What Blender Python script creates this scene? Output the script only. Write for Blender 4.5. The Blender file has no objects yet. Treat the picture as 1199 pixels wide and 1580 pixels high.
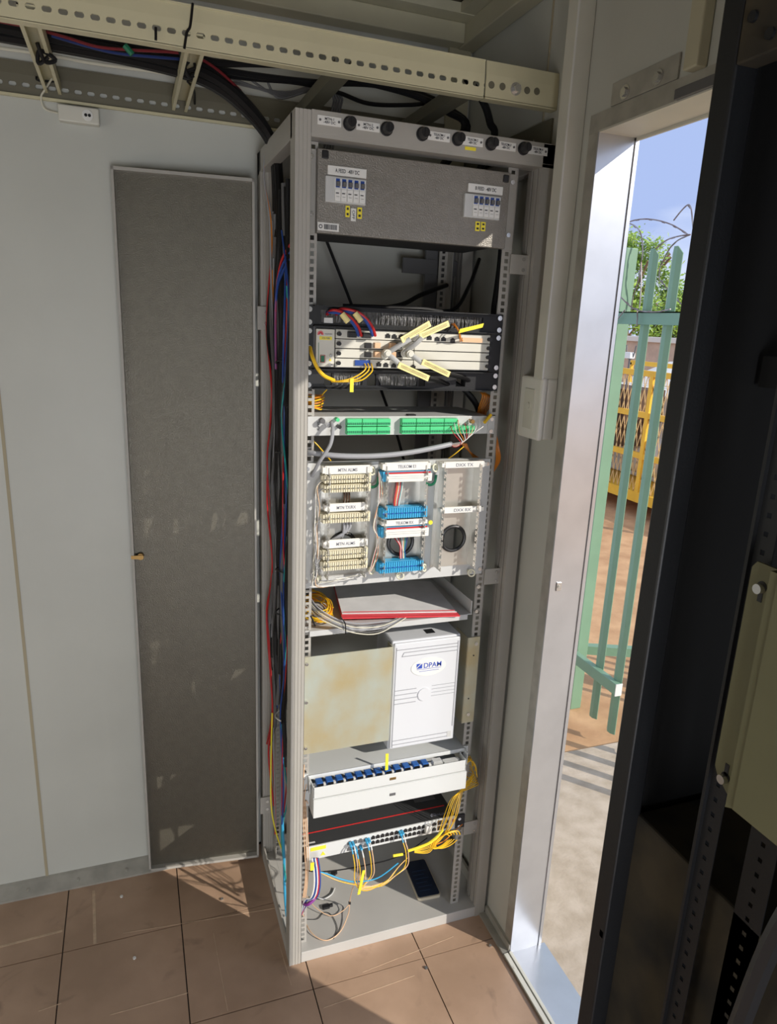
import bpy, bmesh, math, random
from mathutils import Vector, Matrix
random.seed(7)
S = bpy.context.scene
COL = S.collection

# ------------------------------------------------------------------ camera
ROWS = ((0.94060343, -0.33684414, 0.04244065), (-0.04879399, -0.25783199, -0.96495690), (0.33598263, 0.90557092, -0.25895362))
FPX = 1082.63
CAM = Vector((-.331, -1.52, 1.72))
RX, RY, RZ = (Vector(r) for r in ROWS)
cd = bpy.data.cameras.new('camera'); cam = bpy.data.objects.new('camera', cd); COL.objects.link(cam)
cd.sensor_fit = 'VERTICAL'; cd.sensor_height = 36.0; cd.lens = FPX / 1580 * 36.0
cd.clip_start = 0.02; cd.clip_end = 300
mw = Matrix.Identity(4)
for i in range(3):
    mw[i][0] = RX[i]; mw[i][1] = -RY[i]; mw[i][2] = -RZ[i]; mw[i][3] = CAM[i]
cam.matrix_world = mw
S.camera = cam

def at(px, py, ax, v):
    """the point where the line of sight through a photo position meets a plane of the room"""
    r = RX * ((px - 600) / FPX) + RY * ((py - 790) / FPX) + RZ
    return CAM + r * ((v - CAM[ax]) / r[ax])
def Y(px, py, y): return at(px, py, 1, y)
def Zp(px, py, z): return at(px, py, 2, z)
def Xp(px, py, x): return at(px, py, 0, x)

# ------------------------------------------------------------------ light
S.view_settings.view_transform = 'Standard'
S.view_settings.look = 'None'
S.view_settings.gamma = 1
S.view_settings.use_curve_mapping = False
S.view_settings.exposure = 0.2

w = bpy.data.worlds.new('world'); S.world = w; w.use_nodes = True
nt = w.node_tree; nt.nodes.clear()
out = nt.nodes.new('ShaderNodeOutputWorld'); bg = nt.nodes.new('ShaderNodeBackground')
tc = nt.nodes.new('ShaderNodeTexCoord'); mp = nt.nodes.new('ShaderNodeMapping'); mp.inputs['Scale'].default_value = (1.5, 1.5, 4.5)
nz = nt.nodes.new('ShaderNodeTexNoise'); nz.inputs['Scale'].default_value = 1.6; nz.inputs['Detail'].default_value = 6
rp = nt.nodes.new('ShaderNodeValToRGB')
rp.color_ramp.elements[0].position = .38; rp.color_ramp.elements[0].color = (.33, .42, .68, 1)
rp.color_ramp.elements[1].position = .60; rp.color_ramp.elements[1].color = (.72, .78, .90, 1)
nt.links.new(tc.outputs['Generated'], mp.inputs['Vector']); nt.links.new(mp.outputs[0], nz.inputs['Vector'])
nt.links.new(nz.outputs[0], rp.inputs[0]); nt.links.new(rp.outputs[0], bg.inputs[0]); nt.links.new(bg.outputs[0], out.inputs[0])
bg.inputs[1].default_value = 1.15

sd = bpy.data.lights.new('sun', 'SUN'); sd.energy = 3.4; sd.angle = math.radians(.6); sd.color = (1, .93, .82)
so = bpy.data.objects.new('sun', sd); COL.objects.link(so)
SUNDIR = Vector((-.66, .75, -.51))
so.rotation_euler = SUNDIR.to_track_quat('-Z', 'Y').to_euler(); so.location = (4, -5, 5)

# added fill lamp in an invented opening of the front wall, brightens the room
wl = bpy.data.lights.new('added_room_fill', 'AREA'); wl.shape = 'RECTANGLE'; wl.size = 1.1; wl.size_y = 1.2; wl.energy = 38; wl.color = (.97, .98, 1.0)
wo = bpy.data.objects.new('added_room_fill', wl); COL.objects.link(wo); wo.location = (-.35, -3.34, .78); wo.rotation_euler = (math.radians(90), 0, 0)

wl2 = bpy.data.lights.new('added_side_fill', 'AREA'); wl2.shape = 'RECTANGLE'; wl2.size = 1.2; wl2.size_y = 1.0; wl2.energy = 8; wl2.color = (1.0, .93, .72)  # second added fill lamp, warm, in an invented opening of the left wall
wo2 = bpy.data.objects.new('added_side_fill', wl2); COL.objects.link(wo2); wo2.location = (-2.43, -1.0, 1.0); wo2.rotation_euler = (math.radians(90), 0, math.radians(-90))

# ------------------------------------------------------------------ materials
def mat(name, col, rough=.5, metal=0., n=0., ns=8., col2=None, bump=0., bs=200., spec=.5, emit=0, nscale=None):
    m = bpy.data.materials.new(name); m.use_nodes = True; t = m.node_tree; b = t.nodes['Principled BSDF']
    b.inputs['Roughness'].default_value = rough; b.inputs['Metallic'].default_value = metal
    b.inputs['Specular IOR Level'].default_value = spec
    b.inputs['Base Color'].default_value = (*col, 1)
    tcn = t.nodes.new('ShaderNodeTexCoord')
    src = tcn.outputs['Object']
    if nscale:
        mpn = t.nodes.new('ShaderNodeMapping'); mpn.inputs['Scale'].default_value = nscale
        t.links.new(src, mpn.inputs[0]); src = mpn.outputs[0]
    if n or col2:
        z = t.nodes.new('ShaderNodeTexNoise'); z.inputs['Scale'].default_value = ns; z.inputs['Detail'].default_value = 5
        r = t.nodes.new('ShaderNodeValToRGB'); r.color_ramp.elements[0].position = .35; r.color_ramp.elements[1].position = .65
        c2 = col2 if col2 else tuple(min(1, c * (1 + n)) for c in col)
        c1 = col if col2 else tuple(c * (1 - n) for c in col)
        r.color_ramp.elements[0].color = (*c1, 1); r.color_ramp.elements[1].color = (*c2, 1)
        t.links.new(src, z.inputs['Vector']); t.links.new(z.outputs[0], r.inputs[0]); t.links.new(r.outputs[0], b.inputs['Base Color'])
    if bump:
        z = t.nodes.new('ShaderNodeTexNoise'); z.inputs['Scale'].default_value = bs; z.inputs['Detail'].default_value = 2
        u = t.nodes.new('ShaderNodeBump'); u.inputs['Strength'].default_value = bump; u.inputs['Distance'].default_value = .002
        t.links.new(src, z.inputs['Vector']); t.links.new(z.outputs[0], u.inputs['Height']); t.links.new(u.outputs[0], b.inputs['Normal'])
    if emit:
        b.inputs['Emission Color'].default_value = (*col, 1); b.inputs['Emission Strength'].default_value = emit
    return m
M = dict(
    wall=mat('wall_paint', (.54, .55, .51), .45, n=.04, ns=3),
    cream=mat('cream_paint', (.52, .49, .36), .5, n=.05),
    ceil=mat('ceiling_boards', (.15, .12, .08), .8, n=.2, ns=20),
    joint=mat('panel_joint', (.40, .35, .24), .7),
    tile=mat('vinyl_tile', (.40, .265, .18), .42, col2=(.52, .35, .245), ns=5, bump=.15, bs=60),
    tile_dark=mat('floor_joint', (.03, .022, .018), .8),
    scratch=mat('tile_patch', (.58, .43, .30), .6, n=.15, ns=40),
    rack=mat('rack_grey', (.40, .385, .355), .42, n=.03, bump=.12, bs=500),
    rackdk=mat('rack_slot', (.03, .03, .03), .7),
    hammer=mat('hammered_grey', (.25, .235, .21), .34, metal=.3, n=.05, ns=50, bump=.6, bs=420),
    doorleaf=mat('hammered_leaf', (.135, .125, .10), .30, metal=.5, n=.05, ns=50, bump=.5, bs=480),
    deck=mat('deck_grey', (.50, .49, .47), .45, n=.03),
    alu=mat('aluminium', (.60, .62, .66), .28, metal=.75, n=.05, ns=10, bump=.12, bs=18),
    aludull=mat('dull_aluminium', (.45, .44, .40), .45, metal=.4, n=.12, ns=20),
    steel=mat('steel', (.70, .70, .70), .25, metal=.9),
    black=mat('black_plastic', (.015, .015, .017), .4),
    blackp=mat('black_powder', (.007, .008, .010), .45, bump=.1, bs=300),
    blackcab=mat('black_cabinet', (.003, .0033, .004), .6),
    dusty=mat('dusty_black', (.006, .006, .005), .8, col2=(.045, .034, .018), ns=9),
    cable=mat('cable_black', (.006, .006, .007), .5, spec=.3),
    white=mat('white_plastic', (.78, .78, .76), .4),
    offwhite=mat('off_white', (.66, .65, .58), .5, n=.04),
    lgrey=mat('light_grey', (.56, .57, .57), .42, n=.02),
    dpam=mat('box_grey', (.66, .68, .72), .42),
    tray=mat('tray_grey', (.66, .68, .68), .4),
    grey=mat('grey_cable', (.34, .35, .38), .45),
    greydk=mat('dark_grey', (.12, .12, .125), .5),
    red=mat('red', (.52, .02, .025), .4), blue=mat('blue', (.02, .07, .32), .4),
    yellow=mat('yellow_fibre', (.90, .55, .02), .4), ytag=mat('yellow_label', (.92, .78, .05), .5, n=.05),
    ypale=mat('pale_yellow_label', (.88, .76, .33), .5, n=.08, ns=60),
    orange=mat('orange_fibre', (.72, .24, .02), .4), peach=mat('peach_fibre', (.80, .52, .32), .4),
    green=mat('green_terminal', (.08, .62, .25), .4), camplate=mat('drab_plate', (.14, .135, .07), .5, n=.05),
    reddk=mat('dark_red', (.16, .012, .018), .5), bluedk=mat('dark_blue', (.012, .03, .14), .5),
    greendk=mat('green_tape', (.01, .16, .08), .5),
    krone=mat('beige_terminal', (.74, .69, .52), .5, n=.05, ns=60), kronew=mat('terminal_cover', (.80, .79, .74), .5),
    kblue=mat('blue_terminal', (.05, .40, .70), .45), adapter=mat('blue_adapter', (.02, .12, .42), .4),
    paper=mat('paper', (.80, .80, .82), .35, n=.05, ns=25), redf=mat('red_folder', (.75, .06, .08), .4),
    gold=mat('passivated_zinc', (.56, .47, .27), .36, metal=.4, col2=(.56, .62, .56), ns=9, nscale=(1, 1, .8)),
    swtop=mat('switch_lid', (.05, .052, .055), .42), redline=mat('red_line', (.85, .03, .03), .4),
    text=mat('black_ink', (.03, .03, .04), .6), tblue=mat('blue_ink', (.03, .08, .45), .5), tgrey=mat('grey_ink', (.22, .23, .28), .6),
    inkw=mat('white_ink', (.7, .7, .7), .5),
    bristle=mat('bristles', (.05, .05, .055), .5, col2=(.50, .50, .52), ns=300, nscale=(1, 1, .02)),
    nylon=mat('cream_nylon', (.76, .74, .58), .45),
    stainless=mat('stainless', (.62, .61, .57), .32, metal=.7, n=.05, ns=15),
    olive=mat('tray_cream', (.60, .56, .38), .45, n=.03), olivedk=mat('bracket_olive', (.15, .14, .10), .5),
    skywhite=mat('switch_white', (.76, .75, .70), .4),
    concrete=mat('concrete', (.43, .35, .26), .9, col2=(.56, .47, .37), ns=14, bump=.6, bs=90),
    sand=mat('sand', (.46, .26, .13), .95, col2=(.62, .38, .20), ns=5, bump=1, bs=40),
    fence=mat('fence_green', (.20, .34, .23), .4, n=.04), fencedk=mat('fence_rail_green', (.19, .34, .24), .45),
    wire=mat('razor_wire', (.35, .33, .34), .4, metal=.5, col2=(.16, .10, .09), ns=20),
    cage=mat('cage_yellow', (.85, .50, .04), .5, n=.06), mesh=mat('cage_mesh', (.72, .48, .20), .6),
    bwall=mat('plaster_wall', (.58, .42, .31), .9, n=.08), bcap=mat('wall_cap', (.75, .70, .62), .8),
    tank=mat('tank_white', (.72, .70, .66), .5, n=.05), dark=mat('engine_dark', (.08, .04, .02), .7),
    leaf=mat('leaf', (.12, .26, .03), .5, col2=(.40, .55, .08), ns=6), bark=mat('bark', (.20, .13, .08), .9, n=.2),
    glass=mat('phone_glass', (.012, .022, .05), .08), phonebk=mat('phone_case', (.62, .55, .42), .35),
    cord=mat('white_cord', (.62, .60, .50), .5), brass=mat('brass', (.35, .22, .08), .35, metal=.8),
    purple=mat('purple', (.25, .03, .30), .4), teal=mat('teal', (.02, .35, .35), .4), screen=mat('screen_glow', (.02, .05, .12), .2, emit=.04),
)

t = M['tile'].node_tree; b = t.nodes['Principled BSDF']; src = b.inputs['Base Color'].links[0].from_socket
tcn = t.nodes.new('ShaderNodeTexCoord'); z = t.nodes.new('ShaderNodeTexNoise'); z.inputs['Scale'].default_value = 7; z.inputs['Detail'].default_value = 8; z.inputs['Distortion'].default_value = 1.2
rr = t.nodes.new('ShaderNodeValToRGB'); rr.color_ramp.elements[0].position = .60; rr.color_ramp.elements[0].color = (0, 0, 0, 1); rr.color_ramp.elements[1].position = .78; rr.color_ramp.elements[1].color = (.55, .55, .55, 1)
mx = t.nodes.new('ShaderNodeMixRGB'); mx.inputs[2].default_value = (.12, .085, .07, 1)
t.links.new(tcn.outputs['Object'], z.inputs['Vector']); t.links.new(z.outputs[0], rr.inputs[0]); t.links.new(rr.outputs[0], mx.inputs[0]); t.links.new(src, mx.inputs[1]); t.links.new(mx.outputs[0], b.inputs['Base Color'])

# ------------------------------------------------------------------ mesh helpers
class MB:
    def __init__(s): s.bm = bmesh.new()
    def box(s, x0, x1, y0, y1, z0, z1, bev=0):
        b = bmesh.new() if bev else s.bm
        vs = [b.verts.new(p) for p in ((x0,y0,z0),(x1,y0,z0),(x1,y1,z0),(x0,y1,z0),(x0,y0,z1),(x1,y0,z1),(x1,y1,z1),(x0,y1,z1))]
        for f in ((3,2,1,0),(4,5,6,7),(0,1,5,4),(1,2,6,5),(2,3,7,6),(3,0,4,7)): b.faces.new([vs[i] for i in f])
        if bev:
            bmesh.ops.bevel(b, geom=b.edges[:], offset=bev, segments=2, affect='EDGES', profile=.5)
            s.merge(b)
        return s
    def obox(s, c, ax, ay, az):
        """box from a centre and three half-axis vectors"""
        c, ax, ay, az = Vector(c), Vector(ax), Vector(ay), Vector(az)
        vs = [s.bm.verts.new(c + ax*i + ay*j + az*k) for i, j, k in ((-1,-1,-1),(1,-1,-1),(1,1,-1),(-1,1,-1),(-1,-1,1),(1,-1,1),(1,1,1),(-1,1,1))]
        for f in ((3,2,1,0),(4,5,6,7),(0,1,5,4),(1,2,6,5),(2,3,7,6),(3,0,4,7)): s.bm.faces.new([vs[i] for i in f])
        return s
    def merge(s, b):
        me = bpy.data.meshes.new('t'); b.to_mesh(me); b.free(); s.bm.from_mesh(me); bpy.data.meshes.remove(me)
    def prism(s, pts, ax, a, b):
        """extrude a polygon (2D) along axis ax from a to b"""
        def mk(p, t):
            if ax == 2: return (p[0], p[1], t)
            if ax == 1: return (p[0], t, p[1])
            return (t, p[0], p[1])
        lo = [s.bm.verts.new(mk(p, a)) for p in pts]; hi = [s.bm.verts.new(mk(p, b)) for p in pts]
        n = len(pts)
        s.bm.faces.new(lo[::-1]); s.bm.faces.new(hi)
        for i in range(n): s.bm.faces.new((lo[i], lo[(i+1) % n], hi[(i+1) % n], hi[i]))
        return s
    def cyl(s, a, b, r, n=14, r2=None):
        a, b = Vector(a), Vector(b); d = (b - a).normalized(); r2 = r if r2 is None else r2
        u = d.orthogonal().normalized(); v = d.cross(u)
        lo = [s.bm.verts.new(a + (u*math.cos(t) + v*math.sin(t))*r) for t in [2*math.pi*i/n for i in range(n)]]
        hi = [s.bm.verts.new(b + (u*math.cos(t) + v*math.sin(t))*r2) for t in [2*math.pi*i/n for i in range(n)]]
        s.bm.faces.new(lo[::-1]); s.bm.faces.new(hi)
        for i in range(n): s.bm.faces.new((lo[i], lo[(i+1) % n], hi[(i+1) % n], hi[i]))
        return s
    def tube(s, pts, r, n=7, sub=6, closed=False):
        P = [Vector(p) for p in pts]
        if len(P) > 2 and sub > 1:
            Q = []; N = len(P)
            rng = range(N) if closed else range(N - 1)
            for i in rng:
                if closed: p0, p1, p2, p3 = P[i-1], P[i], P[(i+1) % N], P[(i+2) % N]
                else: p0, p1, p2, p3 = P[max(0, i-1)], P[i], P[i+1], P[min(N-1, i+2)]
                for k in range(sub):
                    t = k/sub
                    Q.append(.5*((2*p1) + (p2-p0)*t + (2*p0-5*p1+4*p2-p3)*t*t + (3*p1-p0-3*p2+p3)*t**3))
            if not closed: Q.append(P[-1])
            P = Q
        u = None; rings = []
        for i, p in enumerate(P):
            if closed: d = P[(i+1) % len(P)] - P[i-1]
            else: d = P[min(len(P)-1, i+1)] - P[max(0, i-1)]
            if d.length < 1e-9: d = Vector((0, 0, 1))
            d.normalize()
            u = d.orthogonal().normalized() if u is None else (u - d*u.dot(d)).normalized()
            v = d.cross(u)
            rings.append([s.bm.verts.new(p + (u*math.cos(2*math.pi*k/n) + v*math.sin(2*math.pi*k/n))*r) for k in range(n)])
        m = len(rings)
        for i in range(m if closed else m-1):
            A, B = rings[i], rings[(i+1) % m]
            for k in range(n): s.bm.faces.new((A[k], A[(k+1) % n], B[(k+1) % n], B[k]))
        if not closed: s.bm.faces.new(rings[0][::-1]); s.bm.faces.new(rings[-1])
        return s
    def ring(s, c, r, t, normal=(0, -1, 0), n=28, m=8):
        d = Vector(normal).normalized(); u = d.orthogonal().normalized(); v = d.cross(u); c = Vector(c)
        return s.tube([c + (u*math.cos(2*math.pi*k/n) + v*math.sin(2*math.pi*k/n))*r for k in range(n)], t, m, 1, True)

def obj(name, mb, m, parent=None, smooth=False):
    bmesh.ops.recalc_face_normals(mb.bm, faces=mb.bm.faces[:])
    me = bpy.data.meshes.new(name)
    vs = [v.co for v in mb.bm.verts]
    if parent is not None:
        off = wpos(parent)
    else:
        lo = [min(v[i] for v in vs) for i in range(3)]; hi = [max(v[i] for v in vs) for i in range(3)]
        off = Vector(((lo[0]+hi[0])/2, (lo[1]+hi[1])/2, lo[2]))
    for v in mb.bm.verts: v.co = v.co - off
    mb.bm.to_mesh(me); mb.bm.free()
    if smooth:
        me.polygons.foreach_set('use_smooth', [True]*len(me.polygons))
        try: me.set_sharp_from_angle(angle=math.radians(40))
        except Exception: pass
    me.materials.append(m)
    o = bpy.data.objects.new(name, me); COL.objects.link(o)
    if parent is not None: o.parent = parent
    else: o.location = off
    return o
def wpos(o):
    p = Vector(o.location)
    while o.parent: o = o.parent; p += Vector(o.location)
    return p
def tag(o, label, cat, group=None, kind=None):
    o['label'] = label; o['category'] = cat
    if group: o['group'] = group
    if kind: o['kind'] = kind
    return o
def thing(name, label, cat, loc, group=None):
    o = bpy.data.objects.new(name, None); COL.objects.link(o); o.location = loc; o.empty_display_size = .02
    return tag(o, label, cat, group)
def struct(name, mb, m, parent=None, label=None):
    o = obj(name, mb, m, parent)
    if parent is None: o['kind'] = 'structure'
    if label: o['label'] = label
    return o
def cable(name, label, cat, pts, r, m, group=None, n=7, sub=6):
    return tag(obj(name, MB().tube(pts, r, n, sub), m, None, True), label, cat, group)
def copy_tree(o, parent=None):
    c = o.copy(); COL.objects.link(c)
    if parent: c.parent = parent
    for ch in list(o.children): copy_tree(ch, c)
    return c
def letters(text, c, h, wid, parent, m, right=(1, 0, 0), up=(0, 0, 1), name='lettering', eps=.0004):
    cu = bpy.data.curves.new('t', 'FONT'); cu.body = text; cu.align_x = 'CENTER'; cu.align_y = 'CENTER'; cu.extrude = .004; cu.space_line = .9; cu.offset = .006
    t = bpy.data.objects.new('t', cu); COL.objects.link(t)
    dg = bpy.context.evaluated_depsgraph_get(); me = bpy.data.meshes.new_from_object(t.evaluated_get(dg))
    bpy.data.objects.remove(t); bpy.data.curves.remove(cu)
    xs = [v.co.x for v in me.vertices]; ys = [v.co.y for v in me.vertices]
    cx, cy = (min(xs)+max(xs))/2, (min(ys)+max(ys))/2
    sx, sy = wid/(max(xs)-min(xs)), h/(max(ys)-min(ys))
    r, u = Vector(right).normalized(), Vector(up).normalized(); nrm = r.cross(u)
    c = Vector(c) - wpos(parent)
    for v in me.vertices: v.co = c + r*((v.co.x-cx)*sx) + u*((v.co.y-cy)*sy) + nrm*(eps if v.co.z > 0 else -eps*.5)
    me.materials.clear(); me.materials.append(m); me.name = name
    o = bpy.data.objects.new(name, me); COL.objects.link(o); o.parent = parent
    return o
def perforated(mb, x0, x1, y, z0, z1, hw, hh, pitch, t=.0015, ax='x'):
    """flat strip with a column of square holes, built as stiles and rungs"""
    cx = (x0+x1)/2
    def B(a, b, c, d):
        if ax == 'x': mb.box(a, b, y, y+t, c, d)
        else: mb.box(y, y+t, a, b, c, d)
    B(x0, cx-hw/2, z0, z1); B(cx+hw/2, x1, z0, z1)
    z = z0
    while z < z1:
        B(cx-hw/2, cx+hw/2, z, min(z1, z+pitch-hh)); z += pitch
    return mb

# ------------------------------------------------------------------ room shell
WX, WXO, WY, CZ = .61, .70, .505, 2.545
JY = -.147; NY = -.796; LZ = 2.123
m = MB(); m.box(-2.4, .62, -3.3, .6, -.06, -.004); fl = struct('floor', m, M['tile_dark'], label='brown square tile floor')
m = MB(); ys = [.230 + .317*k for k in range(-12, 3)]; xs = [-.587 + .317*k for k in range(-6, 5)]
for i in range(len(xs)-1):
    for j in range(len(ys)-1):
        a, b = xs[i] + .0016, xs[i+1] - .0016; c, d = ys[j] + .0016, ys[j+1] - .0016
        b = min(b, .600); d = min(d, .49)
        if d > c and b > a: m.box(a, b, c, d, -.004, 0)
obj('tile', m, M['tile'], fl)
m = MB()
for p, q, wd in (((145,1374),(147,1456),.004), ((0,1461),(97,1436),.0035), ((190,1440),(480,1392),.0007), ((330,1440),(352,1560),.0008), ((170,1566),(290,1532),.0009), ((500,1555),(640,1505),.0007), ((560,1500),(700,1445),.0006), ((430,1452),(450,1520),.0007), ((60,1560),(95,1548),.001)):
    a, b = Zp(*p, 0.0003), Zp(*q, 0.0003); d = (b-a)/2; n = Vector((-d.y, d.x, 0)).normalized()*wd
    m.obox((a+b)/2, d, n, (0, 0, .0003))
obj('scrape_mark', m, M['scratch'], fl)
m = MB(); m.box(-2.4, WXO, WY, WY+.08, -.06, 2.7); struct('wall_back', m, M['wall'], label='pale painted panel wall behind the rack')
m = MB(); m.box(-2.44, -2.38, -3.3, -1.6, -.06, 2.7); m.box(-2.44, -2.38, -.4, WY, -.06, 2.7); m.box(-2.44, -2.38, -1.6, -.4, -.06, .5); m.box(-2.44, -2.38, -1.6, -.4, 1.5, 2.7); struct('wall_left', m, M['wall'])
m = MB(); m.box(-2.4, WXO, -3.36, -3.3, -.06, .18); m.box(-2.4, WXO, -3.36, -3.3, 1.38, 2.7); m.box(-2.4, -.9, -3.36, -3.3, .18, 1.38); m.box(.2, WXO, -3.36, -3.3, .18, 1.38)
struct('wall_front', m, M['wall'])
m = MB(); m.box(WX, WXO-.002, JY+.002, WY, -.06, 2.7); m.box(WX, WXO-.002, -3.3, NY, -.06, 2.7); m.box(WX, WXO-.002, NY, JY+.002, LZ+.002, 2.7)
struct('wall_right', m, M['wall'], label='pale wall with the open doorway')
m = MB(); m.box(-2.4, WXO, -3.3, WY+.08, CZ, CZ+.05)
for k in range(26): m.box(-2.4, WX, -3.2+.145*k, -3.2+.145*k+.004, CZ-.003, CZ)
struct('ceiling', m, M['ceil'], label='brown boarded ceiling above the beams')
# ceiling edge beams
m = MB(); m.box(-2.38, .56, .45, .503, 2.458, 2.506, .003); m.box(-2.38, .61, .40, .50, 2.506, 2.53); struct('trim_1', m, M['cream'], label='cream beam under the ceiling along the back wall')
m = MB(); m.box(.56, .609, -3.28, .503, 2.456, 2.508, .003); m.box(.52, .61, -3.28, .5, 2.508, 2.53); struct('trim_2', m, M['cream'], label='cream beam under the ceiling along the right wall')
m = MB(); m.box(-2.38, .56, .15, .20, 2.485, 2.542, .003); struct('trim_3', m, M['cream'], label='cream purlin below the boarded ceiling')
m = MB(); m.box(.535, .60, .492, .504, 1.9, 2.458); struct('trim_4', m, M['cream'], label='corner strip below the ceiling beam')
m = MB(); m.box(-.653, -.645, .5035, .506, .03, 2.2); struct('trim_5', m, M['joint'], label='thin cream joint strip on the back wall')
# skirting
m = MB(); m.prism([(.462, 0), (.462, .006), (.497, .030), (.505, .034), (.505, 0)], 0, -2.38, -.02)
for x in (-.70, -.56, -.42, -1.0): m.cyl((x, .478, .016), (x, .476, .0205), .004)
struct('baseboard_back', m, M['aludull'], label='grey metal skirting strip along the back wall')
m = MB(); m.box(.583, .61, JY, .0, 0, .008); m.box(.602, .61, JY, .0, .008, .03); struct('baseboard_right', m, M['aludull'])
# door frame of the open doorway
m = MB(); m.box(WX-.0025, WX, JY, JY+.036, .0, LZ+.036); struct('trim_6', m, M['aludull'], label='dull metal edge strip of the door frame')
m = MB(); m.box(WX-.004, WXO+.004, JY-.002, JY+.002, 0, LZ); m.box(WXO-.003, WXO+.006, JY-.005, JY+.03, 0, LZ); struct('trim_7', m, M['alu'], label='silver reveal of the door frame')
m = MB(); m.box(WX-.003, WX, NY-.036, JY+.036, LZ, LZ+.037); struct('trim_8', m, M['aludull'], label='grey header strip above the doorway')
m = MB(); m.box(WX-.004, WXO+.004, NY, JY, LZ-.002, LZ+.002); m.box(WXO-.003, WXO+.003, NY, JY, LZ-.008, LZ); struct('trim_9', m, M['offwhite'], label='cream underside of the door header')
m = MB(); m.box(WX-.004, WXO+.004, NY-.002, NY+.002, 0, LZ); m.box(WX-.0025, WX, NY-.036, NY, 0, LZ); struct('trim_10', m, M['alu'])
m = MB(); m.box(WX-.002, WXO+.02, NY, JY, -.03, .003); struct('trim_11', m, M['alu'], label='silver door sill plate')
m = MB(); m.box(.584, .597, NY, JY-.004, 0, .010, .001); m.box(.600, .609, NY, JY-.004, 0, .012, .001); m.box(.584, .609, NY, JY-.004, 0, .004); m.cyl((.590, -.2, .010), (.590, -.2, .0112), .003)
struct('trim_12', m, M['offwhite'], label='cream raised strip along the door sill')
m = MB(); m.box(WX-.012, WX-.001, -.60, -.375, LZ+.001, LZ+.018, .001); struct('trim_13', m, M['greydk'], label='dark stop strip on the door header')
m = MB(); m.box(.586, WX-.001, -.436, -.402, LZ+.037, 2.455, .003); struct('trim_14', m, M['cream'], label='cream upright strip above the doorway')
m = MB(); m.box(.606, .6095, .083, .086, 2.13, 2.455); struct('trim_15', m, M['joint'])
# invented frame behind the camera, added around the room fill lamp
m = MB()
for a in ((-.9, .2, .18, .22), (-.9, .2, 1.34, 1.38), (-.9, -.86, .18, 1.38), (.16, .2, .18, 1.38)): m.box(a[0], a[1], -3.35, -3.29, a[2], a[3])
struct('added_window_1', m, M['alu'])
m = MB()
for a in ((-1.6, -.4, .5, .54), (-1.6, -.4, 1.46, 1.5), (-1.6, -1.56, .5, 1.5), (-.44, -.4, .5, 1.5)): m.box(-2.43, -2.37, a[0], a[1], a[2], a[3])
struct('added_window_2', m, M['alu'])  # unseen left wall frame, made up to hold the side fill lamp

# strike plate on the silver reveal
p = at(862, 905, 1, JY-.003)
t = thing('strike_plate', 'small metal plate with a screw on the silver door reveal', 'strike plate', p)
obj('plate', MB().box(p.x-.006, p.x+.008, p.y-.002, p.y+.001, p.z-.011, p.z+.011, .001), M['steel'], t)
obj('screw', MB().cyl((p.x+.001, p.y-.0035, p.z), (p.x+.001, p.y-.001, p.z), .004), M['aludull'], t)
# bolted plate above the door
t = thing('fixing_plate', 'flat grey fixing plate with two bolts on the wall above the doorway', 'bracket', (WX-.001, -.27, 2.164))
obj('plate', MB().box(WX-.005, WX-.001, -.368, -.178, 2.161, 2.203, .001), M['aludull'], t)
for q in ((965, 142), (1016, 119)):
    b = Xp(*q, WX-.006)
    h = obj('bolt', MB().cyl((WX-.012, b.y, b.z), (WX-.0045, b.y, b.z), .0085, 6), M['steel'], t)
    obj('washer', MB().cyl((WX-.0075, b.y, b.z), (WX-.005, b.y, b.z), .013, 18), M['steel'], h)

# ------------------------------------------------------------------ trunking, light switch
t = thing('cable_trunking', 'cream square cable trunking running down the wall to the light switch', 'trunking', (.59, -.06, 1.6))
obj('channel', MB().box(.567, .6095, -.086, -.046, 1.61, 2.455, .0025), M['offwhite'], t)
obj('cover_edge', MB().box(.5665, .570, -.0868, -.083, 1.61, 2.455, .0005), M['white'], t)
t = thing('light_switch', 'white surface mounted light switch box at the foot of the trunking', 'switch', (.59, -.04, 1.47))
obj('back_box', MB().box(.582, .6095, -.088, .006, 1.468, 1.612, .004), M['skywhite'], t)
obj('cover', MB().box(.566, .5815, -.090, .008, 1.466, 1.614, .006), M['skywhite'], t)
rk = obj('rocker', MB().box(.5635, .567, -.062, -.020, 1.49, 1.585, .001), M['offwhite'], t)
obj('button', MB().cyl((.5605, -.041, 1.545), (.564, -.041, 1.545), .008), M['offwhite'], rk)

# ------------------------------------------------------------------ cable ladder
def slotted_rail(parent, x0, x1, y, z0, pitch=.0264, out=-1, mat_=None, name='rail', slots=True):
    m = MB(); t = .003
    zc = z0 + .024; hh = .0098; hw = .0160
    ya, yb = (y, y+t)
    x = x0; 
    m.box(x0, x1, ya, yb, z0, zc-hh/2); m.box(x0, x1, ya, yb, zc+hh/2, z0+.045)
    while x < x1:
        m.box(x, min(x1, x+pitch-hw), ya, yb, zc-hh/2, zc+hh/2)
        # rounded slot ends
        for sx in (x+pitch-hw, x+pitch):
            if sx < x1:
                e = 1 if sx < x+pitch-hw/2 else -1
                for u in (-1, 1): m.prism([(sx, zc+u*hh/2), (sx+e*.0028, zc+u*hh/2), (sx, zc+u*(hh/2-.0028))], 1, ya, yb)
        x += pitch
    m.prism([(y, z0+.045), (y+.003, z0+.045), (y+.006, z0+.072), (y+.002, z0+.072)], 0, x0, x1)
    d = .022
    m.box(x0, x1, min(y, y+d), max(y, y+d), z0-.002, z0+.001)
    m.box(x0, x1, min(y, y+d), max(y, y+d), z0+.070, z0+.073)
    return obj(name, m, mat_ or M['olive'], parent)
t = thing('cable_ladder', 'cream slotted cable ladder hung under the ceiling above the rack', 'cable ladder', (-.5, .26, 2.2))
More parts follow.
